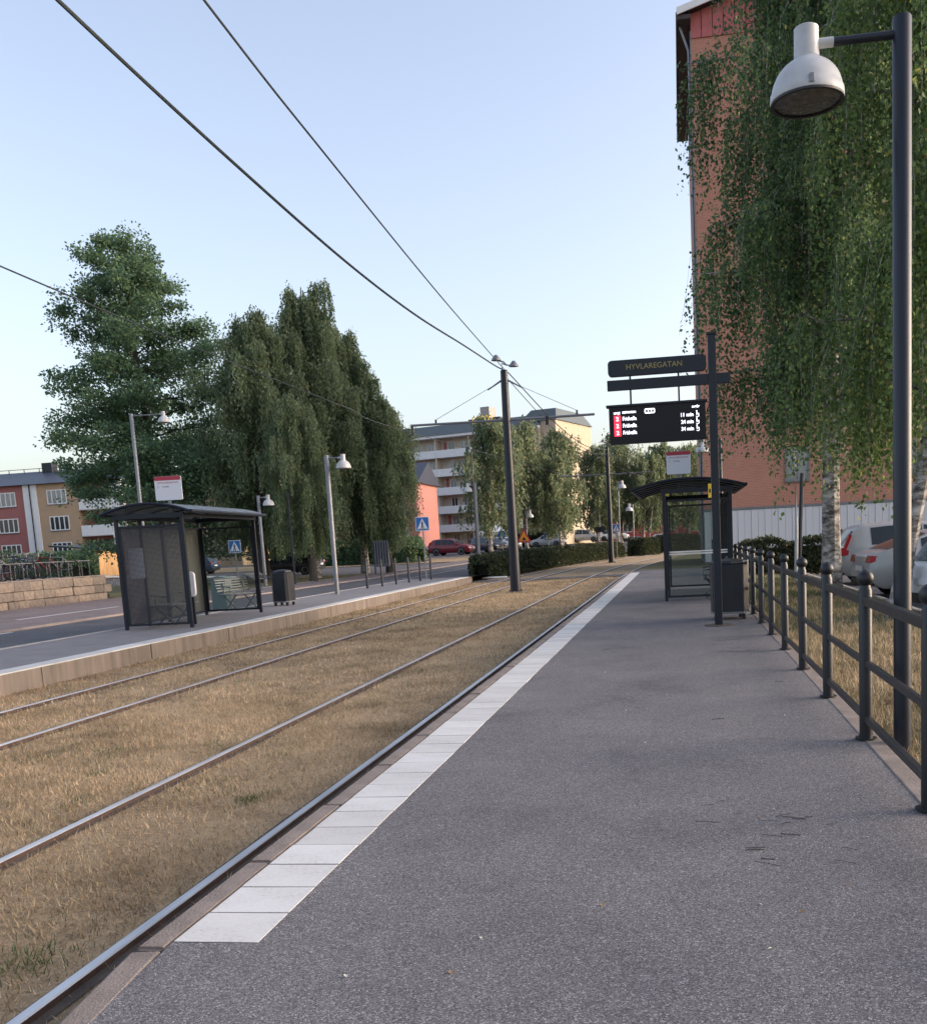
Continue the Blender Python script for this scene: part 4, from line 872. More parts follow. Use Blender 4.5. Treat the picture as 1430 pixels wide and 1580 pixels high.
    for k in range(5):
        a = 2 * math.pi * k / 5; rm.bar((r * 0.15 * math.cos(a), 0.07, r * 0.15 * math.sin(a)), (r * 0.62 * math.cos(a), 0.078, r * 0.62 * math.sin(a)), 0.02, 0.06)
    car_cache[(kind, 'rim')] = rm.mesh('rim', K['rim'], True)
    for x in (-wb, wb * 1.04):
        for sd in (1, -1):
            y = sec(x)[2][0]
            out.append(('wheel_arch', arch, (x, sd * (y + 0.001), r + 0.02))); out.append(('wheel', tyre, (x, sd * (y - 0.075), r)))
    hwR = sec(-L / 2 + 0.06)[3][0]; hwF = sec(L / 2 - 0.08)[3][0]
    for sd in (1, -1):
        if kind == 'suv':   # tall hooked tail lamps
            pts = [(-2.21, 0.80), (-1.95, 0.83), (-1.97, 0.93), (-2.08, 0.96), (-1.93, 1.34), (-2.0, 1.36), (-2.13, 1.02), (-2.20, 1.0)]
            a, b = sorted((sd * (hwR - 0.09), sd * (hwR + 0.045))); out.append(('tail_light', MB().prism(pts, a, b).mesh('tail_light', K['tail']), (0, 0, 0)))
        else:
            zz = belt - 0.13; a, b = sorted((sd * (hwR - 0.30), sd * (hwR + 0.022)))
            out.append(('tail_light', MB().prism([(-L / 2 - 0.012, zz - 0.02), (-L / 2 + 0.30, zz + 0.03), (-L / 2 + 0.32, zz + 0.09), (-L / 2 + 0.03, zz + 0.13)], a, b).mesh('tail_light', K['tail']), (0, 0, 0)))
        a, b = sorted((sd * (hwF - 0.36), sd * (hwF + 0.012)))
        out.append(('headlight', MB().prism([(L / 2 + 0.01, 0.62), (L / 2 - 0.30, 0.70), (L / 2 - 0.28, 0.80), (L / 2 - 0.03, 0.74)], a, b).mesh('headlight', K['headl']), (0, 0, 0)))
        ym = sec(q['ws'][1] - 0.25)[4][0]
        a, b = sorted((sd * ym, sd * (ym + 0.2))); out.append(('mirror', MB().box(q['ws'][1] - 0.35, q['ws'][1] - 0.22, a, b, belt + 0.0, belt + 0.13).mesh('mirror', pm_), (0, 0, 0)))
        for x in (-0.55, 0.40):
            y = sec(x)[3][0]; a, b = sorted((sd * (y - 0.005), sd * (y + 0.022))); out.append(('door_handle', MB().box(x - 0.1, x + 0.1, a, b, belt - 0.13, belt - 0.10).mesh('door_handle', K['greymetal']), (0, 0, 0)))
        for x in (-0.62 - 0.45, 0.05, 1.02):   # door gaps
            yy = [sec(x)[k_] for k_ in (1, 2, 3, 4)]
            out.append(('door_gap', MB().add([(x + dx_, sd * (y + 0.003), z) for dx_ in (-0.006, 0.006) for y, z in yy], [(k_, k_ + 1, k_ + 5, k_ + 4) for k_ in range(3)]).mesh('door_gap', K['black'], fix=False), (0, 0, 0)))
    out.append(('rear_bumper', MB().box(-L / 2 - 0.015, -L / 2 + 0.12, -hwR * 0.92, hwR * 0.92, 0.30, 0.46).mesh('rear_bumper', K['black']), (0, 0, 0)))
    out.append(('number_plate', MB().box(-L / 2 - 0.025, -L / 2 - 0.016, -0.26, 0.26, 0.60 if kind != 'suv' else 0.7, 0.71 if kind != 'suv' else 0.81).mesh('number_plate', K['signwhite']), (0, 0, 0)))
    out.append(('grille', MB().box(L / 2 - 0.06, L / 2 + 0.012, -0.45, 0.45, 0.36, 0.56).mesh('grille', K['black']), (0, 0, 0)))
    return out
def cz(x, y): return hz(x, y) + 0.02
ZP = -0.128
car('silver crossover with hooked red tail lamp behind the birch trunk', 'suv', 'silver', (6.35, 27.4, ZP), R(4))
car('light silver saloon parked nearer than the silver crossover', 'sedan', 'silver', (6.20, 22.3, ZP), R(5))
car('white hatchback partly cut by the right edge behind the lamp post', 'hatch', 'white', (5.85, 16.6, ZP), R(10))
car('white saloon half hidden between the lamp and the white hatchback', 'sedan', 'white', (7.0, 19.9, ZP), R(6))
car('dark grey crossover parked beyond the silver saloon at the right edge', 'suv', 'grey', (9.3, 24.6, ZP), R(5))
for lb, kd, cl, x, y, a in (
    ('red four-wheel-drive car parked before the balcony block', 'suv', 'red', -22.9, 95.2, -8), ('grey hatchback parked left of the red car', 'hatch', 'grey', -28.0, 99.0, -6),
    ('dark blue estate car parked right of the red car', 'suv', 'navy', -20.0, 99.5, -38), ('white car peeping out behind the dark blue car', 'hatch', 'white', -19.5, 106.0, -35),
    ('silver hatchback on the road right of the warning sign', 'hatch', 'silver', -15.4, 112.0, 175), ('silver van by the far red house', 'van', 'silver', -13.2, 133.0, -4),
    ('white car right of the silver van, behind the second catenary pole', 'hatch', 'white', -9.2, 134.0, -8), ('dark grey car far behind the round bush', 'hatch', 'black', -6.0, 136.0, -5),
    ('silver car seen left of the near shelter post', 'suv', 'silver', -2.0, 138.0, -5),
    ('black hatchback parked behind the birch trunks', 'hatch', 'black', -25.5, 60.8, 184), ('dark blue hatchback seen through the opposite shelter', 'hatch', 'blue', -38.0, 71.0, 182),
    ('white car with its nose beside the notice stand', 'hatch', 'white', -30.2, 92.5, 5), ('blue car beside the wooden shed', 'hatch', 'blue', -42.0, 74.0, 95)):
    if x > -8: z = -0.16
    else: z = cz(x, y)
    car(lb, kd, cl, (x, y, z), R(a))
# ------------------------------------------------------------------ buildings
wcache = {}
def window(parent, x, y, z, w, h, mull=2, frame='white', pane='pane', dark=False, fw=0.07):
    """window facing local -y; centre x, sill z"""
    key = (w, h, mull, frame, pane)
    if key not in wcache:
        f = MB(); f.box(-w / 2, -w / 2 + fw, -0.05, 0.03, 0, h); f.box(w / 2 - fw, w / 2, -0.05, 0.03, 0, h); f.box(-w / 2 + fw, w / 2 - fw, -0.05, 0.03, 0, fw); f.box(-w / 2 + fw, w / 2 - fw, -0.05, 0.03, h - fw, h)
        for k in range(mull):
            xm = -w / 2 + w * (k + 1) / (mull + 1); f.box(xm - fw * 0.55, xm + fw * 0.55, -0.045, 0.03, fw, h - fw)
        p = MB().box(-w / 2 + fw, w / 2 - fw, -0.015, 0.025, fw, h - fw); s = MB().box(-w / 2 - 0.04, w / 2 + 0.04, -0.12, 0.02, -0.05, -0.002)
        wcache[key] = (f.mesh('window', K[frame]), p.mesh('pane', K[pane]), s.mesh('sill', K['greymetal']))
    a, b, c = wcache[key]; o = obj('window', a, parent); o.location = (x, y, z); obj('pane', b, o); obj('sill', c, o); return o
# tall brick block on the right
K['brick'] = brickmat('orange_brick', (0.45, 0.195, 0.132), (0.40, 0.166, 0.113), (0.44, 0.285, 0.225))
K['redclad'] = mat('red_cladding', (0.42, 0.12, 0.12), 0.7, 0, 0.1, 3)
K['soffit'] = mat('dark_soffit', (0.05, 0.042, 0.045), 0.7, 0, 0.1, 3)
K['cladding'] = mat('white_cladding', (0.58, 0.58, 0.60), 0.6, 0, 0.06, 2, 0, None, (1, 1, 0.15))
bt = thing('brick_tower_block', 'tall orange brick apartment block with white clad base on the right', 'building', (1.16, 48.0, -0.15))
WB, DB, HB, HG = 20.0, 13.0, 24.4, 2.62
MB().box(0, WB, 0.0, DB, HG, HB).build('brick_wall', K['brick'], bt)
MB().box(0.05, WB - 0.05, 0.05, DB - 0.05, 0, HG).build('base_wall', K['conc'], bt)
MB().box(-0.02, WB, -0.06, 0.049, HG - 0.02, HG + 0.10).build('base_flashing', K['greymetal'], bt)
pk = MB().box(-0.155, 0.155, -0.03, 0.045, 0.15, HG - 0.03).mesh('plank', K['cladding'])
for k in range(62): o = obj('plank', pk, bt); o.location = (0.16 + 0.322 * k, (0.0, -0.012)[k % 2], 0)
for fl in range(8):
    z = 3.85 + fl * 2.72
    for x in (4.45, 9.4, 14.5):
        if not (x == 4.45 and False): window(bt, x, 0.0, z, 1.12, 1.6, 1, 'greymetal', 'panel')
ridge = HB + 2.7
nbd = 40
for k in range(nbd):
    x0 = WB * k / nbd; x1 = WB * (k + 1) / nbd - 0.03
    zt = lambda x: HB + 0.9 + (ridge - HB - 0.5) * (1 - abs(x - WB / 2) / (WB / 2))
    MB().prism([(x0, HB - 0.35), (x1, HB - 0.35), (x1, zt(x1)), (x0, zt(x0))], -0.05 - 0.015 * (k % 2), 0.0).build('gable_board', K['redclad'], bt)
for sgn in (0, 1):
    xa, xb = (-0.62, WB / 2) if sgn == 0 else (WB + 0.62, WB / 2)
    MB().prism([(xa, HB + 0.50), (xb, ridge + 0.75), (xb, ridge + 0.95), (xa, HB + 0.72)], -0.55, DB + 0.5).build('roof', K['dark'], bt)
    MB().prism([(xa, HB + 0.46), (xb, ridge + 0.70), (xb, ridge + 1.0), (xa, HB + 0.76)], -0.62, -0.552).build('bargeboard', K['white'], bt)
MB().box(-0.60, 0.0, -0.5, DB + 0.4, HB + 0.30, HB + 0.48).build('soffit', K['soffit'], bt)
MB().box(-0.66, -0.60, -0.5, DB + 0.4, HB + 0.25, HB + 0.62).build('fascia', K['soffit'], bt)
MB().tube([(-0.5, 0.1, HB + 0.3), (-0.12, 0.15, HB - 0.8), (-0.10, 0.15, 0.3)], 0.055, 8).build('downpipe', K['greymetal'], bt, True)
MB().box(-0.05, -0.002, 0.02, 0.10, HG, HB).build('corner_trim', K['greymetal'], bt)
# white balcony block
K['cream'] = mat('cream_render', (0.58, 0.50, 0.42), 0.85, 0, 0.08, 1.5); K['yellowr'] = mat('yellow_render', (0.44, 0.365, 0.27), 0.85, 0, 0.08, 1.5)
K['roofgreen'] = mat('green_grey_roof', (0.075, 0.095, 0.105), 0.6, 0.1, 0.12, 2); K['greyrender'] = mat('grey_render', (0.22, 0.21, 0.20), 0.85, 0, 0.1, 1.5)
A = R(-17); Lb = 32.0
ox, oy = -18.0 - Lb * math.cos(A), 128.0 - Lb * math.sin(A)
wb = thing('balcony_block', 'white six-storey apartment block with long balconies and green roof', 'building', (ox, oy, 0.75), A)
FH = 2.56; NF = 6
MB().box(0, Lb, 1.5, 12.5, 0, FH * NF).build('wall', K['cream'], wb)
for fl in range(NF):
    z = fl * FH
    if fl: 
        MB().box(-0.1, Lb, -0.02, 1.5, z - 0.12, z + 0.0).build('balcony_slab', K['white'], wb)
    else: continue
    for k in range(6): MB().box(Lb - 5.33 * (k + 1) + 0.02, Lb - 5.33 * k - 0.02, -0.10, -0.021, z - 0.14, z + 0.90).build('balcony_front', K['white'], wb)
for k in range(7): MB().box(max(Lb - 5.33 * k - 0.15, 0), Lb - 5.33 * k - 0.01, 0.0, 1.5, 0.0, FH * NF - 0.01).build('divider', K['cream'], wb)
for fl in range(NF):
    for k in range(6):
        x = Lb - 5.33 * k
        window(wb, x - 1.35, 1.5, fl * FH + 0.75, 1.5, 1.35, 2, 'white', 'panel' if (fl + k) % 3 else 'pane')
        window(wb, x - 3.6, 1.5, fl * FH + 0.1, 1.0, 2.0, 1, 'white', 'panel' if (fl * 2 + k) % 3 else 'pane')
        if (fl + k) % 2: MB().box(x - 4.8, x - 4.4, 1.42, 1.498, fl * FH + 0.3, fl * FH + 2.2).build('wall_panel', K['redclad'], wb)
MB().box(-0.3, Lb, -0.3, 12.8, FH * NF, FH * NF + 0.35).build('eave', K['white'], wb)
MB().add([(-0.4, -0.4, FH * NF + .351), (Lb, -0.4, FH * NF + .351), (Lb, 12.9, FH * NF + .351), (-0.4, 12.9, FH * NF + .351), (1.5, 2.2, FH * NF + 2.0), (Lb, 2.2, FH * NF + 2.0), (Lb, 10.5, FH * NF + 2.0), (1.5, 10.5, FH * NF + 2.0)], [(0, 1, 5, 4), (1, 2, 6, 5), (2, 3, 7, 6), (3, 0, 4, 7), (4, 5, 6, 7)]).build('roof', K['roofgreen'], wb)
ch = MB().box(21.2, 22.6, 4, 6, FH * NF + 1.9, FH * NF + 4.1).build('lift_house', K['concl'], wb)
MB().box(19.5, 24.5, 3.5, 7, FH * NF + 1.9, FH * NF + 2.5).build('roof_deck', K['dark'], wb)
MB().box(Lb + 0.002, Lb + 2.2, 0.4, 12.6, 0, FH * NF + 0.9).build('end_wall', K['yellowr'], wb)
MB().box(Lb - 2.5, Lb, -0.15, 1.4, 0, FH * NF - 0.02).build('corner_wall', K['yellowr'], wb)
MB().add([(Lb - 3, 0.2, FH * NF + .91), (Lb + 2.4, 0.2, FH * NF + .91), (Lb + 2.4, 12.8, FH * NF + .91), (Lb - 3, 12.8, FH * NF + .91), (Lb - 2, 2.0, FH * NF + 2.6), (Lb + 1.6, 2.0, FH * NF + 2.6), (Lb + 1.6, 11, FH * NF + 2.6), (Lb - 2, 11, FH * NF + 2.6)], [(0, 1, 5, 4), (1, 2, 6, 5), (2, 3, 7, 6), (3, 0, 4, 7), (4, 5, 6, 7)]).build('end_roof', K['roofgreen'], wb)
for k, ch_ in enumerate(range(5)):   # worn yellow roof letters, only their strokes can be made out
    x = Lb - 9.6 + 0.62 * k; MB().tube([(x, -0.5, FH * NF + 1.3), (x, -0.5, FH * NF + 2.1), (x + 0.25, -0.5, FH * NF + 2.25), (x + 0.45, -0.5, FH * NF + 2.05), (x + 0.45, -0.5, FH * NF + 1.3)], 0.09, 5).build('roof_letter', K['yellow'], wb)
for x in (Lb - 9.5, Lb - 7.0): MB().bar((x, -0.4, FH * NF + 0.36), (x, -0.4, FH * NF + 1.5), 0.06).build('letter_frame', K['dark'], wb)
# left apartment house
K['rosered'] = mat('rose_render', (0.33, 0.125, 0.115), 0.85, 0, 0.08, 1.2); K['beige'] = mat('beige_render', (0.43, 0.30, 0.19), 0.85, 0, 0.08, 1.2); K['slate'] = mat('blue_slate_roof', (0.04, 0.05, 0.075), 0.5, 0.1, 0.15, 2)
lh = thing('apartment_house', 'three-storey rose and beige apartment house with dark slate roof at left', 'building', (-82.0, 95.5, 0.3), R(-2.5))
x2 = 13.2; x3 = 14.8; x4 = 19.5; x5 = 23.2
MB().box(0, x2, 0, 11, 0, 9.6).build('rose_wall', K['rosered'], lh)
MB().box(x2 + .002, x3, -0.10, 11, 0, 9.6).build('white_bay', K['white'], lh)
MB().box(x3 + .002, x4, 0, 11, 0, 9.6).build('beige_wall', K['beige'], lh)
MB().box(x4 + .002, x5, 1.4, 11, 0, 9.6).build('balcony_wall', K['rosered'], lh)
MB().box(x5 + .002, x5 + 1.4, 0, 11, 0, 9.6).build('white_end', K['white'], lh)
MB().box(x5 + 1.41, x5 + 14, 0.6, 11, 0, 8.6).build('beige_wing', K['beige'], lh)
MB().cyl((x2 + 0.85, -0.18, 0), (x2 + 0.85, -0.18, 9.6), 0.06, n=8).build('downpipe', K['dark'], lh)
for fl in range(3):
    z = 1.95 + 2.75 * fl
    for x in (3.2, 7.6, 11.0): window(lh, x, 0.0, z, 2.4, 1.5, 3, 'white', 'pane' if fl < 2 else 'panel', fw=0.10)
    window(lh, 17.1, 0.0, z, 2.3, 1.5, 3, 'white', 'pane' if fl < 2 else 'panel', fw=0.10)
    window(lh, 21.5, 1.4, z - 0.2, 1.8, 1.8, 1, 'dark', 'pane')
    MB().box(x4 + 0.1, x5 - 0.02, -0.08, 0.0, z - 0.75, z + 0.35).build('balcony_front', K['white'], lh)
    MB().box(x4 + 0.01, x5 - 0.002, 0.001, 1.4, z - 0.8, z - 0.68).build('balcony_slab', K['white'], lh)
    for x in (28, 33): window(lh, x, 0.6, z, 1.4, 1.3, 1, 'white', 'pane')
MB().add([(-0.4, -0.5, 9.62), (x5 + 1.8, -0.5, 9.62), (x5 + 1.8, 11.5, 9.62), (-0.4, 11.5, 9.62), (-0.4, 5.5, 11.5), (x5 + 1.8, 5.5, 11.5)], [(0, 1, 5, 4), (2, 3, 4, 5), (1, 2, 5), (3, 0, 4), (0, 3, 2, 1)]).build('roof', K['slate'], lh)
rr = MB(); rr.bar((-0.4, 5.2, 11.8), (x5 + 1.8, 5.2, 11.8), 0.06)
for k in range(14): rr.bar((k * 1.9, 5.2, 11.3), (k * 1.9, 5.2, 11.8), 0.06)
rr.build('roof_rail', K['dark'], lh); MB().box(12.2, 13.4, 4.6, 5.6, 11.2, 12.3).build('chimney', K['dark'], lh)
# red rendered house behind the birches, far red house, pale block, hill with wood
rh = thing('red_house', 'salmon red house with arched windows behind the left birches', 'building', (-64.0, 112.0, 0.6), R(0))
K['salmon'] = mat('salmon_render', (0.44, 0.19, 0.16), 0.85, 0, 0.07, 1.2)
MB().box(0, 33.2, 0, 10, 0, 8.3).build('wall', K['salmon'], rh)
MB().add([(-0.4, -0.5, 8.3), (33.6, -0.5, 8.3), (33.6, 10.5, 8.3), (-0.4, 10.5, 8.3), (-0.4, 5, 11), (33.6, 5, 11)], [(0, 1, 5, 4), (2, 3, 4, 5), (1, 2, 5), (3, 0, 4), (0, 3, 2, 1)]).build('roof', K['slate'], rh)
for fl in range(2):
    for k in range(11):
        x = 1.6 + k * 3.0; o = window(rh, x, 0, 1.2 + 3.2 * fl, 0.9, 1.6, 0, 'cream', 'panel')
        MB().prism([(0.45 * math.cos(a), 1.6 + 0.45 * math.sin(a)) for a in np.linspace(0, math.pi, 9)], -0.05, 0.03).build('arch_head', K['cream'], o)
fh = thing('far_red_house', 'low dark red house beyond the silver van', 'building', (-20.0, 150.0, 0.0))
K['darkred'] = mat('dark_red_render', (0.30, 0.06, 0.065), 0.85, 0, 0.08, 1.2)
MB().box(0, 24, 0, 9, 0, 5.0).build('wall', K['darkred'], fh)
for k in range(7): window(fh, 2 + 3.3 * k, 0, 2.0, 1.4, 1.4, 1, 'white', 'pane')
MB().add([(-0.4, -0.5, 5.01), (24.4, -0.5, 5.01), (24.4, 9.5, 5.01), (-0.4, 9.5, 5.01), (-0.4, 4.5, 7.4), (24.4, 4.5, 7.4)], [(0, 1, 5, 4), (2, 3, 4, 5), (1, 2, 5), (3, 0, 4), (0, 3, 2, 1)]).build('roof', K['slate'], fh)
pb = thing('pale_block', 'pale balcony block seen through the near shelter glass', 'building', (-3.0, 158.0, -0.1))
MB().box(0, 22, 1.2, 10, 0, 9.5).build('wall', K['greyrender'], pb)
for fl in range(3):
    MB().box(0, 22, 0, 1.199, 2.7 * fl + 2.4, 2.7 * fl + 3.4).build('balcony_front', K['white'], pb)
    for k in range(6): window(pb, 2 + 3.5 * k, 1.2, 2.7 * fl + 0.7, 1.8, 1.5, 1, 'white', 'pane')
MB().box(-0.3, 22.3, -0.2, 10.2, 9.5, 9.9).build('roof', K['slate'], pb)
fb = thing('hilltop_block', 'small pale building on the wooded hill above the second catenary pole', 'building', (-17.5, 262.0, 8.0))
MB().box(0, 9, 0, 6, 0, 10.5).build('wall', K['concl'], fb); MB().box(-0.3, 9.3, -0.3, 6.3, 10.5, 11.0).build('roof', K['roofgreen'], fb)
for fl in range(3):
    for k in range(3): window(fb, 1.6 + 2.8 * k, 0, 1.2 + 3.1 * fl, 1.4, 1.5, 1, 'white', 'pane')
vs = []; fs = []
for j in range(13):
    for i in range(41):
        x = -120 + i * 6; y = 205 + j * 18; u = j / 12
        vs.append((x, y, -0.4 + 13 * math.sin(min(u * 2.2, 1) * math.pi / 2) * math.exp(-((x + 2) / 75) ** 2) + 1.2 * math.sin(x * 0.13 + j)*u))
for j in range(12):
    for i in range(40): fs.append((j * 41 + i, j * 41 + i + 1, (j + 1) * 41 + i + 1, (j + 1) * 41 + i))
struct(MB().add(vs, fs).build('hill', K['lawn'], None, True))
# ------------------------------------------------------------------ vegetation
def quads_mesh(name, P, D, size, aspect, material, g):
    """diamond leaves: base P, direction D, length size, width size*aspect"""
    n = len(P); D = D / (np.linalg.norm(D, axis=1, keepdims=True) + 1e-9)
    rv = g.normal(size=(n, 3)); side = np.cross(D, rv); side /= np.linalg.norm(side, axis=1, keepdims=True) + 1e-9
    nrm = np.cross(D, side)
    sz = size[:, None] if hasattr(size, '__len__') else np.full((n, 1), size)
    v = np.empty((n, 4, 3), np.float32)
    v[:, 0] = P; v[:, 2] = P + D * sz
    mid = P + D * sz * 0.45 + nrm * sz * 0.08
    v[:, 1] = mid + side * sz * aspect * 0.5; v[:, 3] = mid - side * sz * aspect * 0.5
    me = bpy.data.meshes.new(name); me.vertices.add(4 * n); me.vertices.foreach_set('co', v.ravel())
    me.loops.add(4 * n); me.loops.foreach_set('vertex_index', np.arange(4 * n, dtype=np.int32))
    me.polygons.add(n); me.polygons.foreach_set('loop_start', np.arange(0, 4 * n, 4, dtype=np.int32)); me.polygons.foreach_set('loop_total', np.full(n, 4, dtype=np.int32))
    me.materials.append(material); me.update(calc_edges=True); return me
def tris_mesh(name, v, material):
    n = len(v); me = bpy.data.meshes.new(name); me.vertices.add(3 * n); me.vertices.foreach_set('co', v.astype(np.float32).ravel())
    me.loops.add(3 * n); me.loops.foreach_set('vertex_index', np.arange(3 * n, dtype=np.int32))
    me.polygons.add(n); me.polygons.foreach_set('loop_start', np.arange(0, 3 * n, 3, dtype=np.int32)); me.polygons.foreach_set('loop_total', np.full(n, 3, dtype=np.int32))
    me.materials.append(material); me.update(calc_edges=True); return me
def birchbark():
    m, n, l, b = nt('birch_bark'); co = n.new('ShaderNodeTexCoord').outputs['Object']
    t = noise(n, l, co, 3.2, 8, 0.75, (1, 1, 2.2)); r = ramp(n, [(0.40, (0.035, 0.03, 0.028)), (0.50, (0.22, 0.20, 0.18)), (0.58, (0.46, 0.44, 0.41)), (0.8, (0.58, 0.56, 0.53))]); l.new(t.outputs['Fac'], r.inputs['Fac'])
    l.new(r.outputs['Color'], b.inputs['Base Color']); b.inputs['Roughness'].default_value = 0.85
    bp = n.new('ShaderNodeBump'); bp.inputs['Strength'].default_value = 0.7; bp.inputs['Distance'].default_value = 0.02; l.new(t.outputs['Fac'], bp.inputs['Height']); l.new(bp.outputs['Normal'], b.inputs['Normal']); return m
K['birch'] = birchbark()
K['leaf_b'] = leafmat('birch_leaf', [(0.0, (0.057, 0.106, 0.053)), (0.45, (0.098, 0.174, 0.073)), (0.8, (0.151, 0.240, 0.096)), (0.97, (0.227, 0.315, 0.116)), (1.0, (0.567, 0.529, 0.147))], 0.45)
K['leaf_y'] = leafmat('birch_leaf_light', [(0.0, (0.067, 0.115, 0.043)), (0.5, (0.123, 0.201, 0.062)), (0.93, (0.209, 0.296, 0.099)), (1.0, (0.538, 0.493, 0.131))], 0.45)
K['leaf_w'] = leafmat('weeping_birch_leaf', [(0.0, (0.102, 0.155, 0.091)), (0.5, (0.174, 0.237, 0.125)), (0.9, (0.255, 0.307, 0.161)), (1.0, (0.389, 0.374, 0.193))], 0.45)
K['leaf_d'] = leafmat('distant_birch_leaf', [(0.0, (0.098, 0.145, 0.084)), (0.5, (0.173, 0.231, 0.124)), (0.85, (0.249, 0.283, 0.154)), (1.0, (0.376, 0.325, 0.183))], 0.45)
K['leaf_o'] = leafmat('oak_leaf', [(0.0, (0.071, 0.136, 0.087)), (0.5, (0.120, 0.200, 0.114)), (0.9, (0.183, 0.278, 0.128)), (1.0, (0.235, 0.320, 0.134))], 0.45)
K['leaf_h'] = leafmat('hedge_leaf', [(0.0, (0.026, 0.040, 0.022)), (0.5, (0.048, 0.066, 0.034)), (0.9, (0.085, 0.095, 0.046)), (1.0, (0.13, 0.11, 0.06))])
K['hedgecore'] = mat('hedge_inside', (0.022, 0.026, 0.016), 0.9, 0, 0.4, 9, 0.8, 30)

def weeping_tree(seed, H, Rc, z0, n_limb, n_node, n_strand, Lmax, step, leaf, material, bark, lean=(0, 0), r0=0.24, bare=0.0, twigs=True, zend=None, aspect=0.68, droop=0.55, clump=0.16):
    g = np.random.default_rng(seed); mb = MB()
    def trunk(z): u = z / H; return np.array([lean[0] * u + 0.18 * math.sin(u * 5 + seed), lean[1] * u + 0.18 * math.cos(u * 4.1 + seed), z])
    tz = np.linspace(0, H, 14); pts = [trunk(z) - (np.array([0, 0, 0.15]) if z == 0 else 0) for z in tz]
    off0 = trunk(0).copy(); off0[2] = 0
    pts = [p - off0 for p in pts]; mb.tube(pts, [r0 * (1.25 if i == 0 else 1) * (1 - 0.93 * (z / H)) + 0.012 for i, z in enumerate(tz)], 9)
    P = []; D = []; zmin = z0 if zend is None else zend
    for i in range(n_limb):
        u = (i + 0.5) / n_limb; za = z0 + (H * 0.97 - z0) * u ** 0.9; ang = i * 2.4 + g.uniform(-.3, .3)
        prof = max(math.sin(math.pi * min(0.28 + 0.72 * u, 1)) ** 0.6, 0.36) if u > 0.1 else 0.75
        ln = max(Rc * prof * g.uniform(0.45, 1.15), 0.5); o = np.array([math.cos(ang), math.sin(ang), 0])
        rise = ln * g.uniform(0.25, 0.6) + 0.4
        b = trunk(min(za, H)) - off0; lp_ = []
        for q in np.linspace(0, 1, 7): lp_.append(b + o * ln * q + np.array([0, 0, rise * (q * 1.7 - q * q * 1.05)]) + g.normal(0, 0.05, 3) * (q > 0))
        mb.tube(lp_, list(np.linspace(0.055 * (1 - u * 0.6) * r0 / 0.24 + 0.012, 0.008, 7)), 5)
        for k in range(n_node):
            q = 0.18 + 0.82 * (k + g.uniform(0, 1)) / n_node; f = q * 6; a = min(int(f), 5); c = lp_[a] + (lp_[a + 1] - lp_[a]) * (f - a)
            so = np.array([g.normal(), g.normal(), 0]); so /= np.linalg.norm(so) + 1e-9
            c2 = c + (so * 0.6 + o * 0.5) * g.uniform(0.2, 0.9) * Rc * 0.2 + np.array([0, 0, g.uniform(-0.1, 0.35)])
            if twigs: mb.tube([c, (c + c2) / 2 + np.array([0, 0, 0.08]), c2], [0.012, 0.009, 0.005], 4)
            Lk = Lmax * g.uniform(0.45, 1.0)
            for s_ in range(n_strand):
                st = c + (c2 - c) * g.uniform(0.35, 1) + g.normal(0, clump, 3); Ls = Lk * g.uniform(0.35, 1.0)
                Ls = min(Ls, max(st[2] - zmin + g.uniform(-.5, .3), 0.3)); m = max(int(Ls / step), 2)
                tt = (np.arange(m) + g.uniform(0, 1, m) * 0.5) / m
                od = (o * 0.5 + np.array([g.normal(), g.normal(), 0]) * 0.5) * 0.32
                pos = st + od[None] * (1 - np.exp(-3 * tt))[:, None] * min(Ls, 1.0) + np.array([0, 0, -1.0])[None] * (Ls * tt ** 1.15)[:, None] + g.normal(0, 0.055, (m, 3))
                keep = g.uniform(0, 1, m) > bare
                P.append(pos[keep]); D.append((np.array([0, 0, -1.0])[None] + g.normal(0, droop, (m, 3)))[keep])
                if twigs and s_ % 3 == 0:
                    e = st + od * 0.95 * min(Ls, 1.3) + np.array([0, 0, -Ls * 0.95]); mdl = st + od * 0.7 * min(Ls, 1.3) + np.array([0, 0, -Ls * 0.35])
                    mb.tube([st, mdl, e], [0.005, 0.004, 0.002], 3)
    P = np.concatenate(P); D = np.concatenate(D)
    sz = leaf * g.uniform(0.65, 1.25, len(P))
    return mb.mesh('trunk', bark, True), quads_mesh('crown', P, D, sz, aspect, material, g), len(P)
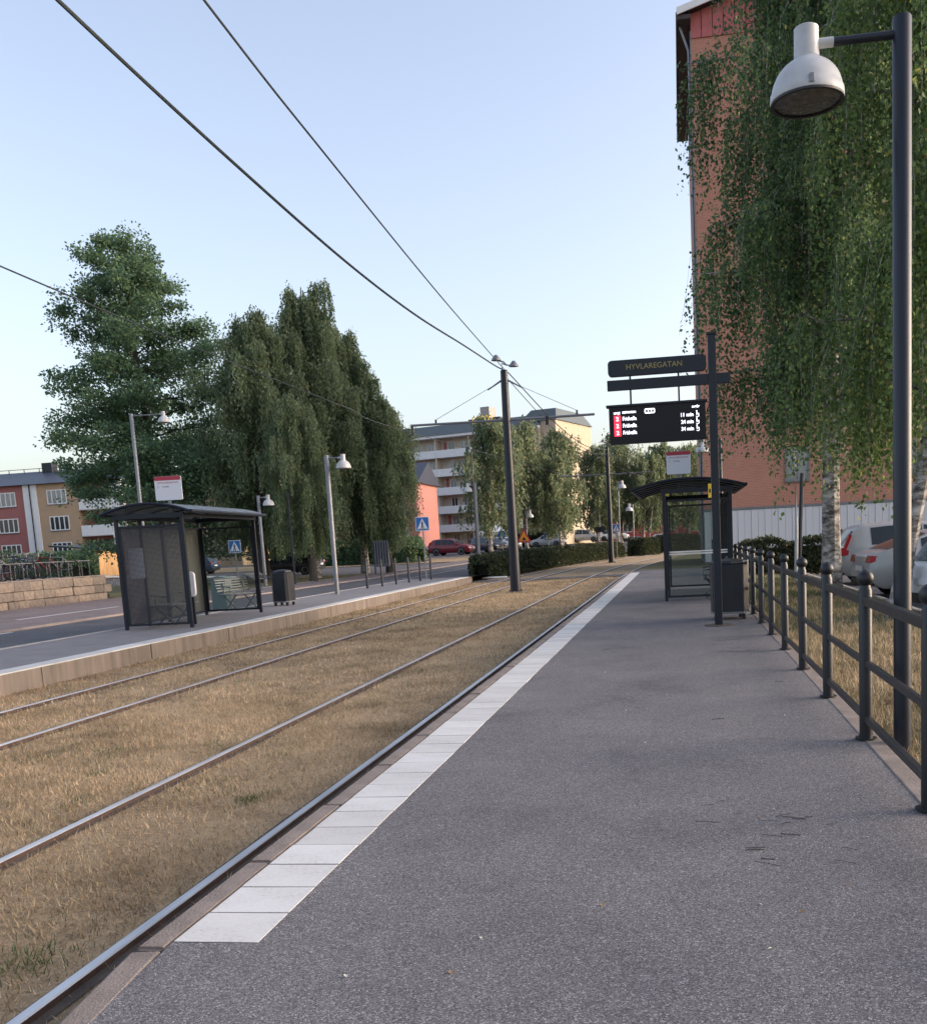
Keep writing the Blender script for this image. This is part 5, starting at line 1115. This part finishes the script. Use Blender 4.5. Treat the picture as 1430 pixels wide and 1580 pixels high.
def layered_tree(seed, H, Rc, z0, n_limb, leaf, dens, material, bark, r0=0.3):
    """broad-leaved tree with tiers of spreading boughs and open gaps"""
    g = np.random.default_rng(seed); mb = MB(); P = []; D = []
    tz = np.linspace(0, H * 0.96, 12); pts = [np.array([0.25 * math.sin(z * 0.3), 0.2 * math.cos(z * 0.25) - 0.2, z]) for z in tz]
    mb.tube(pts, [r0 * (1 - 0.92 * z / H) + 0.015 for z in tz], 9)
    for i in range(n_limb):
        u = (i + 0.5) / n_limb; za = z0 + (H * 0.93 - z0) * u; ang = i * 2.4 + g.uniform(-.4, .4)
        prof = (1 - u) ** 0.55 * 0.92 + 0.16; ln = Rc * prof * g.uniform(0.72, 1.12); o = np.array([math.cos(ang), math.sin(ang), 0.0])
        b = np.array([0.25 * math.sin(za * 0.3), 0.2 * math.cos(za * 0.25) - 0.2, za]); rise = ln * g.uniform(0.15, 0.55) * (0.4 + u)
        lp_ = [b + o * ln * q + np.array([0, 0, rise * (1.5 * q - 0.7 * q * q)]) + g.normal(0, 0.1, 3) * (q > 0) for q in np.linspace(0, 1, 7)]
        mb.tube(lp_, list(np.linspace(0.085 * (1 - 0.6 * u), 0.012, 7)), 5)
        nsub = max(int(ln * 4.6), 5)
        for k in range(nsub):
            q = 0.25 + 0.78 * (k + g.uniform(0, 1)) / nsub; q = min(q, 1); f = q * 6; a = min(int(f), 5); c = lp_[a] + (lp_[a + 1] - lp_[a]) * (f - a)
            so = np.array([g.normal(), g.normal(), g.normal() * 0.35]); so /= np.linalg.norm(so)
            c2 = c + so * g.uniform(0.2, 1.0) * (0.5 + 0.22 * ln) * (1.15 - 0.5 * q) + np.array([0, 0, 0.15]); mb.tube([c, c2], [0.018, 0.006], 4)
            m = int(dens * g.uniform(0.35, 1.5)); rad = g.uniform(0.35, 0.85)
            pp = g.normal(0, 1, (m, 3)); pp /= np.linalg.norm(pp, axis=1, keepdims=True) + 1e-9; pp *= (g.uniform(0, 1, (m, 1)) ** 0.45) * rad * np.array([1.15, 1.15, 0.75])
            P.append(c2 + pp); D.append(pp / rad + g.normal(0, 0.6, (m, 3)) + np.array([0, 0, -0.25]))
    P = np.concatenate(P); D = np.concatenate(D)
    return mb.mesh('trunk', bark, True), quads_mesh('crown', P, D, leaf * g.uniform(0.6, 1.3, len(P)), 0.75, material, g), len(P)
def plant(label, meshes, loc, rz=0.0, scale=1.0, name='birch_tree', group=None):
    t = thing(name, label, 'tree', loc, rz, group); t.scale = scale if hasattr(scale, '__len__') else (scale,) * 3
    obj('trunk', meshes[0], t); obj('crown', meshes[1], t); return t
# near birches on the right
big = weeping_tree(3, 17.5, 3.2, 3.7, 64, 6, 16, 3.4, 0.048, 0.086, K['leaf_b'], K['birch'], (1.1, 0.2), 0.20, 0.03, True, 2.9, 0.72, 0.6, 0.13)
plant('big drooping birch with white trunk in front of the brick block', big, (3.25, 21.8, -0.1), R(20), 1.0, 'birch_tree', 'birches by the car park')
big2 = weeping_tree(12, 14.5, 2.9, 2.9, 50, 5, 14, 3.6, 0.046, 0.080, K['leaf_y'], K['birch'], (2.0, 0.3), 0.13, 0.03, True, 2.0, 0.72, 0.6, 0.13)
plant('lighter green birch with leaning trunk at the right edge', big2, (3.42, 16.3, -0.1), R(0), 1.0, 'birch_tree', 'birches by the car park')
# weeping birches across the street
wA = weeping_tree(21, 16.5, 3.3, 3.2, 40, 6, 11, 4.4, 0.070, 0.20, K['leaf_w'], K['birch'], (0.6, 0), 0.27, 0.04, False, 2.2, 0.42, 0.42)
wB = weeping_tree(33, 14.5, 3.0, 2.8, 36, 6, 11, 4.0, 0.070, 0.20, K['leaf_w'], K['bark'], (-0.5, 0.2), 0.30, 0.04, False, 2.0, 0.42, 0.42)
G2 = 'weeping birches across the street'
plant('tallest weeping birch in the middle of the left group', wA, (-21.2, 54.0, hz(-21.2, 54)), R(40), 1.0, 'weeping_birch', G2)
plant('weeping birch with pale leaning trunk nearest the oak', wB, (-23.3, 51.2, hz(-23.3, 51.2)), R(200), 1.0, 'weeping_birch', G2)
plant('weeping birch whose brown trunk stands behind the opposite bin', wB, (-19.3, 48.8, hz(-19, 48.8)), R(95), 0.66, 'weeping_birch', G2)
plant('weeping birch behind the grey lamp post on the opposite platform', wA, (-19.2, 57.0, hz(-20, 57)), R(150), 0.88, 'weeping_birch', G2)
plant('smaller darker birch at the right end of the left group', wB, (-17.3, 56.0, hz(-17.3, 56)), R(310), (0.76, 0.76, 0.72), 'weeping_birch', G2)
plant('low weeping birch between the oak and the pale leaning trunk', wB, (-24.6, 55.0, hz(-24.6, 55)), R(60), (0.62, 0.62, 0.64), 'weeping_birch', G2)
# oak
oak = layered_tree(5, 20.8, 5.7, 4.6, 66, 0.17, 84, K['leaf_o'], K['bark'], 0.34)
plant('broad layered oak rising above the opposite shelter', oak, (-31.4, 55.0, 0.0), R(30), 1.0, 'oak_tree')
oak2 = layered_tree(8, 8.0, 3.6, 1.2, 20, 0.18, 60, K['leaf_o'], K['bark'], 0.16)
plant('young bushy tree below the oak behind the opposite shelter', oak2, (-28.2, 50.5, 0.0), R(100), 1.0, 'oak_tree')
plant('bushy tree in shade behind the pale leaning birch trunk', oak2, (-25.5, 62.0, 0.1), R(200), (1.1, 1.1, 0.75), 'oak_tree')
plant('small ochre bush tree in front of the rose house at the left edge', oak2, (-70.5, 88.0, 0.4), R(10), (0.8, 0.8, 0.8), 'oak_tree')
# centre birches
cA = weeping_tree(41, 12.0, 3.2, 2.4, 34, 5, 7, 3.2, 0.14, 0.36, K['leaf_d'], K['birch'], (0.3, 0), 0.17, 0.12, False, 1.9, 0.4, 0.4)
cB = weeping_tree(55, 11.0, 2.7, 2.2, 30, 5, 6, 3.0, 0.14, 0.34, K['leaf_d'], K['birch'], (-0.3, 0.2), 0.15, 0.22, False, 1.8, 0.4, 0.4)
G3 = 'birches beyond the crossing'
for lb, ms, x, y, a, s in (('birch left of the centre catenary pole in front of the balcony block', cA, -16.2, 82, 0, 0.98), ('birch right behind the centre catenary pole', cB, -14.0, 88, 60, 1.08), ('sparse birch in front of the yellow end wall', cB, -11.9, 97, 200, 1.08),
                           ('dark trunked birch beside the silver hatchback', cA, -10.9, 88, 120, 0.72), ('low birch left of the second catenary pole', cA, -8.6, 101, 250, 0.86), ('birch right behind the second catenary pole', cB, -6.3, 104, 20, 0.97), ('tall sparse birch above the departure screen corner', cB, -7.6, 118, 140, 1.18),
                           ('birch with twin pale stems above the round bush', cA, -3.9, 103, 300, 0.80), ('birch left of the near shelter post', cA, -1.6, 106, 75, 0.92), ('birch seen through the near shelter end glass', cB, 0.9, 108, 10, 1.0), ('birch crown behind the near shelter roof', cA, 2.2, 116, 210, 0.95)):
    plant(lb, ms, (x, y, hz(x, y)), R(a), (s * 1.12, s * 1.12, s), 'birch_tree', G3)
for x, y, lb in ((-3.2, 98.0, 'pale forked sapling stem over the second bush'), (-2.0, 99.5, 'pale straight sapling stem near the shelter post')):
    o = MB().tube([(0, 0, 0), (0.15, 0, 2.0), (0.5, 0, 4.5)], [0.09, 0.07, 0.03], 6).build('sapling_stem', K['birch'], None, True); o.location = (x, y, -0.2); tag(o, lb, 'sapling')
# hedges
def hedge(label, pts, w, h, leaf=0.07, dens=420, material='leaf_h', z=None, rnd=0.0, seed=1):
    g = np.random.default_rng(seed); P = []; D = []
    t = thing('hedge', label, 'hedge', (0, 0, 0), 0, 'clipped hedges'); core = MB()
    for (xa, ya), (xb, yb) in zip(pts[:-1], pts[1:]):
        a = np.array([xa, ya]); b = np.array([xb, yb]); L = np.linalg.norm(b - a); d_ = (b - a) / L; nn = np.array([-d_[1], d_[0]])
        n = int(L * (w + 2 * h) * dens * 1.7); s = g.uniform(-0.1, L + 0.1, n); per = g.uniform(0, w + 2 * h, n)
        wob = 0.10 * np.sin(s * 2.3) + 0.07 * np.sin(s * 5.1 + 1)
        off = np.where(per < h, -w / 2, np.where(per > h + w, w / 2, per - h - w / 2)); zz = np.where(per < h, per, np.where(per > h + w, per - h - w, h)) 
        # rounded shoulders
        k = np.clip((zz - h + 0.25) / 0.25, 0, 1); off = off * (1 - 0.12 * k * (np.abs(off) > w / 2 - 0.02)); zz = zz + wob * (zz > h * 0.7) + g.normal(0, 0.05, n)
        if rnd: end = np.clip(np.minimum(s, L - s) / 0.5, 0, 1)
        else:
            end = np.ones(n)
            if (xa, ya) == tuple(pts[0]): end = np.minimum(end, np.clip(s / 0.8, 0, 1))
            if (xb, yb) == tuple(pts[-1]): end = np.minimum(end, np.clip((L - s) / 0.8, 0, 1))
        end = np.sqrt(np.clip(1 - (1 - end) ** 2, 0.08, 1))
        off = off * (0.5 + 0.5 * end) + g.normal(0, 0.05, n); zz = zz * (0.55 + 0.45 * end)
        p = a + d_ * s[:, None] + nn * off[:, None]; zb = np.array([hz(q[0], q[1]) for q in p]) if z is None else np.full(n, z)
        P.append(np.column_stack([p, zb + np.maximum(zz, 0.02)])); o3 = np.column_stack([nn[0] * off, nn[1] * off, zz - h * 0.5]); D.append(o3 / (np.linalg.norm(o3, axis=1, keepdims=True) + 1e-6) + g.normal(0, 0.7, (n, 3)))
        if not rnd:
            e0 = 0.9 if (xa, ya) == tuple(pts[0]) else -0.1; e1 = 0.9 if (xb, yb) == tuple(pts[-1]) else -0.1; c = (a + d_ * e0 + b - d_ * e1) / 2; z0 = (hz(*c) if z is None else z); core.cbox((c[0], c[1], z0 + h * 0.42), (L - e0 - e1, w * 0.66, h * 0.82), Matrix.Rotation(math.atan2(d_[1], d_[0]), 3, 'Z'))
        else:
            c = (a + b) / 2; z0 = (hz(*c) if z is None else z); core.cbox((c[0], c[1], z0 + h * 0.35), (L * 0.7, w * 0.5, h * 0.7), Matrix.Rotation(math.atan2(d_[1], d_[0]), 3, 'Z'))
    core.build('branches', K['hedgecore'], t)
    P = np.concatenate(P); D = np.concatenate(D); obj('foliage', quads_mesh('foliage', P, D, leaf * 1.25 * g.uniform(0.6, 1.5, len(P)), 0.7, K[material], g), t); return t
hedge('long clipped dark hedge left of the tracks behind the centre pole', [(-9.9, 47.2), (-9.0, 55), (-7.9, 64), (-6.6, 72), (-5.3, 80)], 1.4, 0.85, 0.10, 330, seed=2)
hedge('round low bush right of the second catenary pole', [(-3.9, 83), (-2.5, 86)], 1.6, 1.2, 0.11, 330, rnd=1, seed=3, z=-0.2)
hedge('low clipped hedge left of the near shelter post', [(-1.7, 90), (1.3, 95)], 1.5, 1.35, 0.11, 300, rnd=1, seed=4, z=-0.2)
hedge('dark hedge along the white clad base of the brick block', [(1.9, 34.6), (6, 35.4), (12, 36.4), (20, 37.5)], 1.1, 1.15, 0.075, 420, seed=5, z=-0.15)
hedge('untrimmed hedge in front of the salmon red house', [(-40, 92.5), (-33, 91), (-27, 90)], 1.8, 1.5, 0.16, 160, seed=6)
hedge('green shrub row behind the birch trunks', [(-34, 78), (-27, 76.5), (-20.5, 74.5)], 2.0, 1.8, 0.16, 170, 'leaf_o', seed=7)
hedge('shrubs growing before the balcony block by the tent', [(-19.6, 117), (-14, 115)], 1.8, 1.6, 0.18, 140, seed=8)
hedge('dark shrubs behind the parked bicycles', [(-48, 66), (-40, 60)], 2.4, 2.0, 0.16, 140, 'leaf_o', seed=9)
# far wood on the hill
g = np.random.default_rng(77); P = []; D = []
for k in range(260):
    x = g.uniform(-75, 60); y = g.uniform(215, 330); zb = -0.4 + 13 * math.sin(min((y - 205) / 216 * 2.2, 1) * math.pi / 2) * math.exp(-((x + 2) / 75) ** 2)
    hh = g.uniform(5, 9); m = 260; pp = g.normal(0, 1, (m, 3)); pp /= np.linalg.norm(pp, axis=1, keepdims=True)
    pp *= g.uniform(0.5, 1, (m, 1)) * np.array([hh * 0.38, hh * 0.38, hh * 0.5]); P.append(np.array([x, y, zb + hh * 0.5]) + pp); D.append(pp + g.normal(0, 1, (m, 3)))
P = np.concatenate(P); D = np.concatenate(D)
fw = obj('far_wood', quads_mesh('far_wood', P, D, 0.9 * g.uniform(0.6, 1.3, len(P)), 0.8, K['leaf_d'], g)); stuff(tag(fw, 'distant wooded hillside beyond the red house', 'wood'))
# ------------------------------------------------------------------ grass blades
K['straw'] = leafmat('straw_blade', [(0.0, (0.22, 0.15, 0.09)), (0.3, (0.42, 0.31, 0.195)), (0.7, (0.60, 0.46, 0.30)), (0.94, (0.70, 0.585, 0.42)), (0.965, (0.16, 0.16, 0.08)), (1.0, (0.12, 0.14, 0.07))], 0.2, (0.9, [(0.32, (0.36, 0.34, 0.31)), (0.43, (0.74, 0.73, 0.68)), (0.54, (1.0, 0.98, 0.95)), (0.70, (1.18, 1.16, 1.14))]))
K['greenb'] = leafmat('green_blade', [(0.0, (0.05, 0.08, 0.03)), (0.6, (0.09, 0.13, 0.05)), (1.0, (0.15, 0.15, 0.06))], 0.25)
def blades(name, label, x, y, z, h, w, material, tilt=0.8, seed=1):
    g = np.random.default_rng(seed); n = len(x); a = g.uniform(0, 2 * np.pi, n); b = g.uniform(0, 2 * np.pi, n); tl = np.abs(g.normal(0, tilt, n)) + 0.15
    hh = h * g.uniform(0.5, 1.4, n); v = np.empty((n, 3, 3)); dx = np.cos(a) * w / 2; dy = np.sin(a) * w / 2
    v[:, 0] = np.column_stack([x - dx, y - dy, z]); v[:, 1] = np.column_stack([x + dx, y + dy, z])
    v[:, 2] = np.column_stack([x + np.cos(b) * hh * np.sin(np.minimum(tl, 1.45)), y + np.sin(b) * hh * np.sin(np.minimum(tl, 1.45)), z + hh * np.cos(np.minimum(tl, 1.45))])
    o = obj(name, tris_mesh(name, v, material)); stuff(tag(o, label, 'grass')); return o
def patchy(x, y, k=1.0): return 0.5 + 0.25 * np.sin(x * 2.1 * k + 1.3 * np.sin(y * 1.7 * k)) + 0.25 * np.sin(y * 2.9 * k + 1.1 * np.sin(x * 3.3 * k))
rails_x = np.array([-2.63, -4.14, -6.78, -8.28])
def bed(y0, y1, n, seed):
    g = np.random.default_rng(seed); x = g.uniform(-9.45, -2.20, n); y = g.uniform(y0, y1, n)
    dmin = np.min(np.abs(x[:, None] - rails_x[None]), axis=1)
    keep = (dmin > 0.05 + 0.07 * g.uniform(0, 1, n)) & (g.uniform(0, 1, n) < 0.35 + 0.8 * patchy(x, y)); keep &= ~((x > -2.62) & (g.uniform(0, 1, n) > 0.25)); return x[keep], y[keep]
x, y = bed(3.0, 11.0, 300000, 1); blades('grass', 'dry straw-coloured grass growing between the near rails', x, y, np.full(len(x), ZT), 0.046, 0.0055, K['straw'], 1.4, 2)
x, y = bed(11.0, 22.0, 130000, 3); blades('grass', 'dry straw-coloured grass between the rails beside the opposite platform', x, y, np.full(len(x), ZT), 0.05, 0.010, K['straw'], 1.4, 4)
x, y = bed(22.0, 44.0, 110000, 5); blades('grass', 'dry grass around the centre catenary pole', x, y, np.full(len(x), ZT), 0.06, 0.016, K['straw'], 1.3, 6)
g = np.random.default_rng(9); n = 90000; x = g.uniform(1.33, 4.0, n); y = 3 + 30 * g.uniform(0, 1, n) ** 1.5; pt = patchy(x, y, 0.6); gr = g.uniform(0, 1, n) < np.clip((y - 11) / 16, 0.04, 0.75) * (0.4 + 1.2 * pt)
blades('grass', 'dry verge grass outside the near railing', x[~gr], y[~gr], np.full((~gr).sum(), -0.07), 0.09, 0.009, K['straw'], 0.8, 7)
blades('grass', 'green verge grass in front of the birch trunk', x[gr], y[gr], np.full(gr.sum(), -0.07), 0.08, 0.010, K['greenb'], 0.6, 8)
# green tufts and dark weeds in the track turf
g = np.random.default_rng(15); X = []; Y = []
for cx, cy, r_, m in ((-3.05, 3.75, 0.12, 260), (-3.3, 3.5, 0.08, 70), (-3.2, 6.5, 0.08, 130), (-5.5, 8.3, 0.13, 110), (-5.0, 7.4, 0.08, 60), (-6.0, 8.0, 0.12, 90), (-4.6, 6.6, 0.06, 50)):
    X.append(g.normal(cx, r_, m)); Y.append(g.normal(cy, r_, m))
for k in range(110):
    cx, cy = g.uniform(-9.2, -2.9), 3.5 + 26 * g.uniform(0, 1) ** 1.3; m = 34; X.append(g.normal(cx, 0.07, m)); Y.append(g.normal(cy, 0.13, m))
X = np.concatenate(X); Y = np.concatenate(Y); blades('grass', 'scattered green tufts in the dry track turf', X, Y, np.full(len(X), ZT), 0.060, 0.007, K['greenb'], 0.9, 16)
# ------------------------------------------------------------------ litter on the platform
g = np.random.default_rng(31)
for k in range(26):
    if k < 19: x, y = g.uniform(0.05, 0.75), g.uniform(4.2, 5.3)
    else: x, y = g.uniform(-1.2, 1.0), g.uniform(4, 13)
    L_ = g.uniform(0.04, 0.13); a = g.normal(0, 0.45); o = MB().tube([(-L_ / 2, 0, 0.003), (-L_ * 0.1, g.uniform(-.005, .005), 0.004), (L_ / 2, g.uniform(-.004, .004), 0.003)], g.uniform(0.001, 0.0024), 5).build('twig', K['bark']); o.location = (x, y, 0.0005); o.rotation_euler = (0, 0, a)
    tag(o, 'thin dark twig fallen on the platform asphalt', 'twig', 'twigs on the platform')
K['petal'] = mat('pale_litter', (0.62, 0.60, 0.52), 0.8, 0, 0.1, 40); K['dryleaf'] = mat('dry_leaf', (0.42, 0.26, 0.12), 0.8, 0, 0.2, 40)
for k in range(30):
    x, y = g.uniform(-1.5, 1.15), 2.7 + 9 * g.uniform(0, 1) ** 1.6; s_ = g.uniform(0.006, 0.014); m_ = 'petal' if k % 3 else 'dryleaf'
    if m_ == 'dryleaf': s_ *= 1.3
    o = MB().add([(-s_, 0, 0.003), (0, -s_ * 0.6, 0.006), (s_, 0, 0.004), (0, s_ * 0.6, 0.009), (0, 0, 0.001)], [(0, 1, 2, 3), (0, 1, 4), (1, 2, 4), (2, 3, 4), (3, 0, 4)]).build('leaf_litter', K[m_]); o.location = (x, y, 0); o.rotation_euler = (0, 0, g.uniform(0, 6))
    tag(o, 'tiny pale fleck of litter on the platform asphalt' if m_ == 'petal' else 'small dry brown leaf on the platform asphalt', 'litter' if m_ == 'petal' else 'leaf', 'litter flecks on the platform' if m_ == 'petal' else 'dry leaves on the platform')
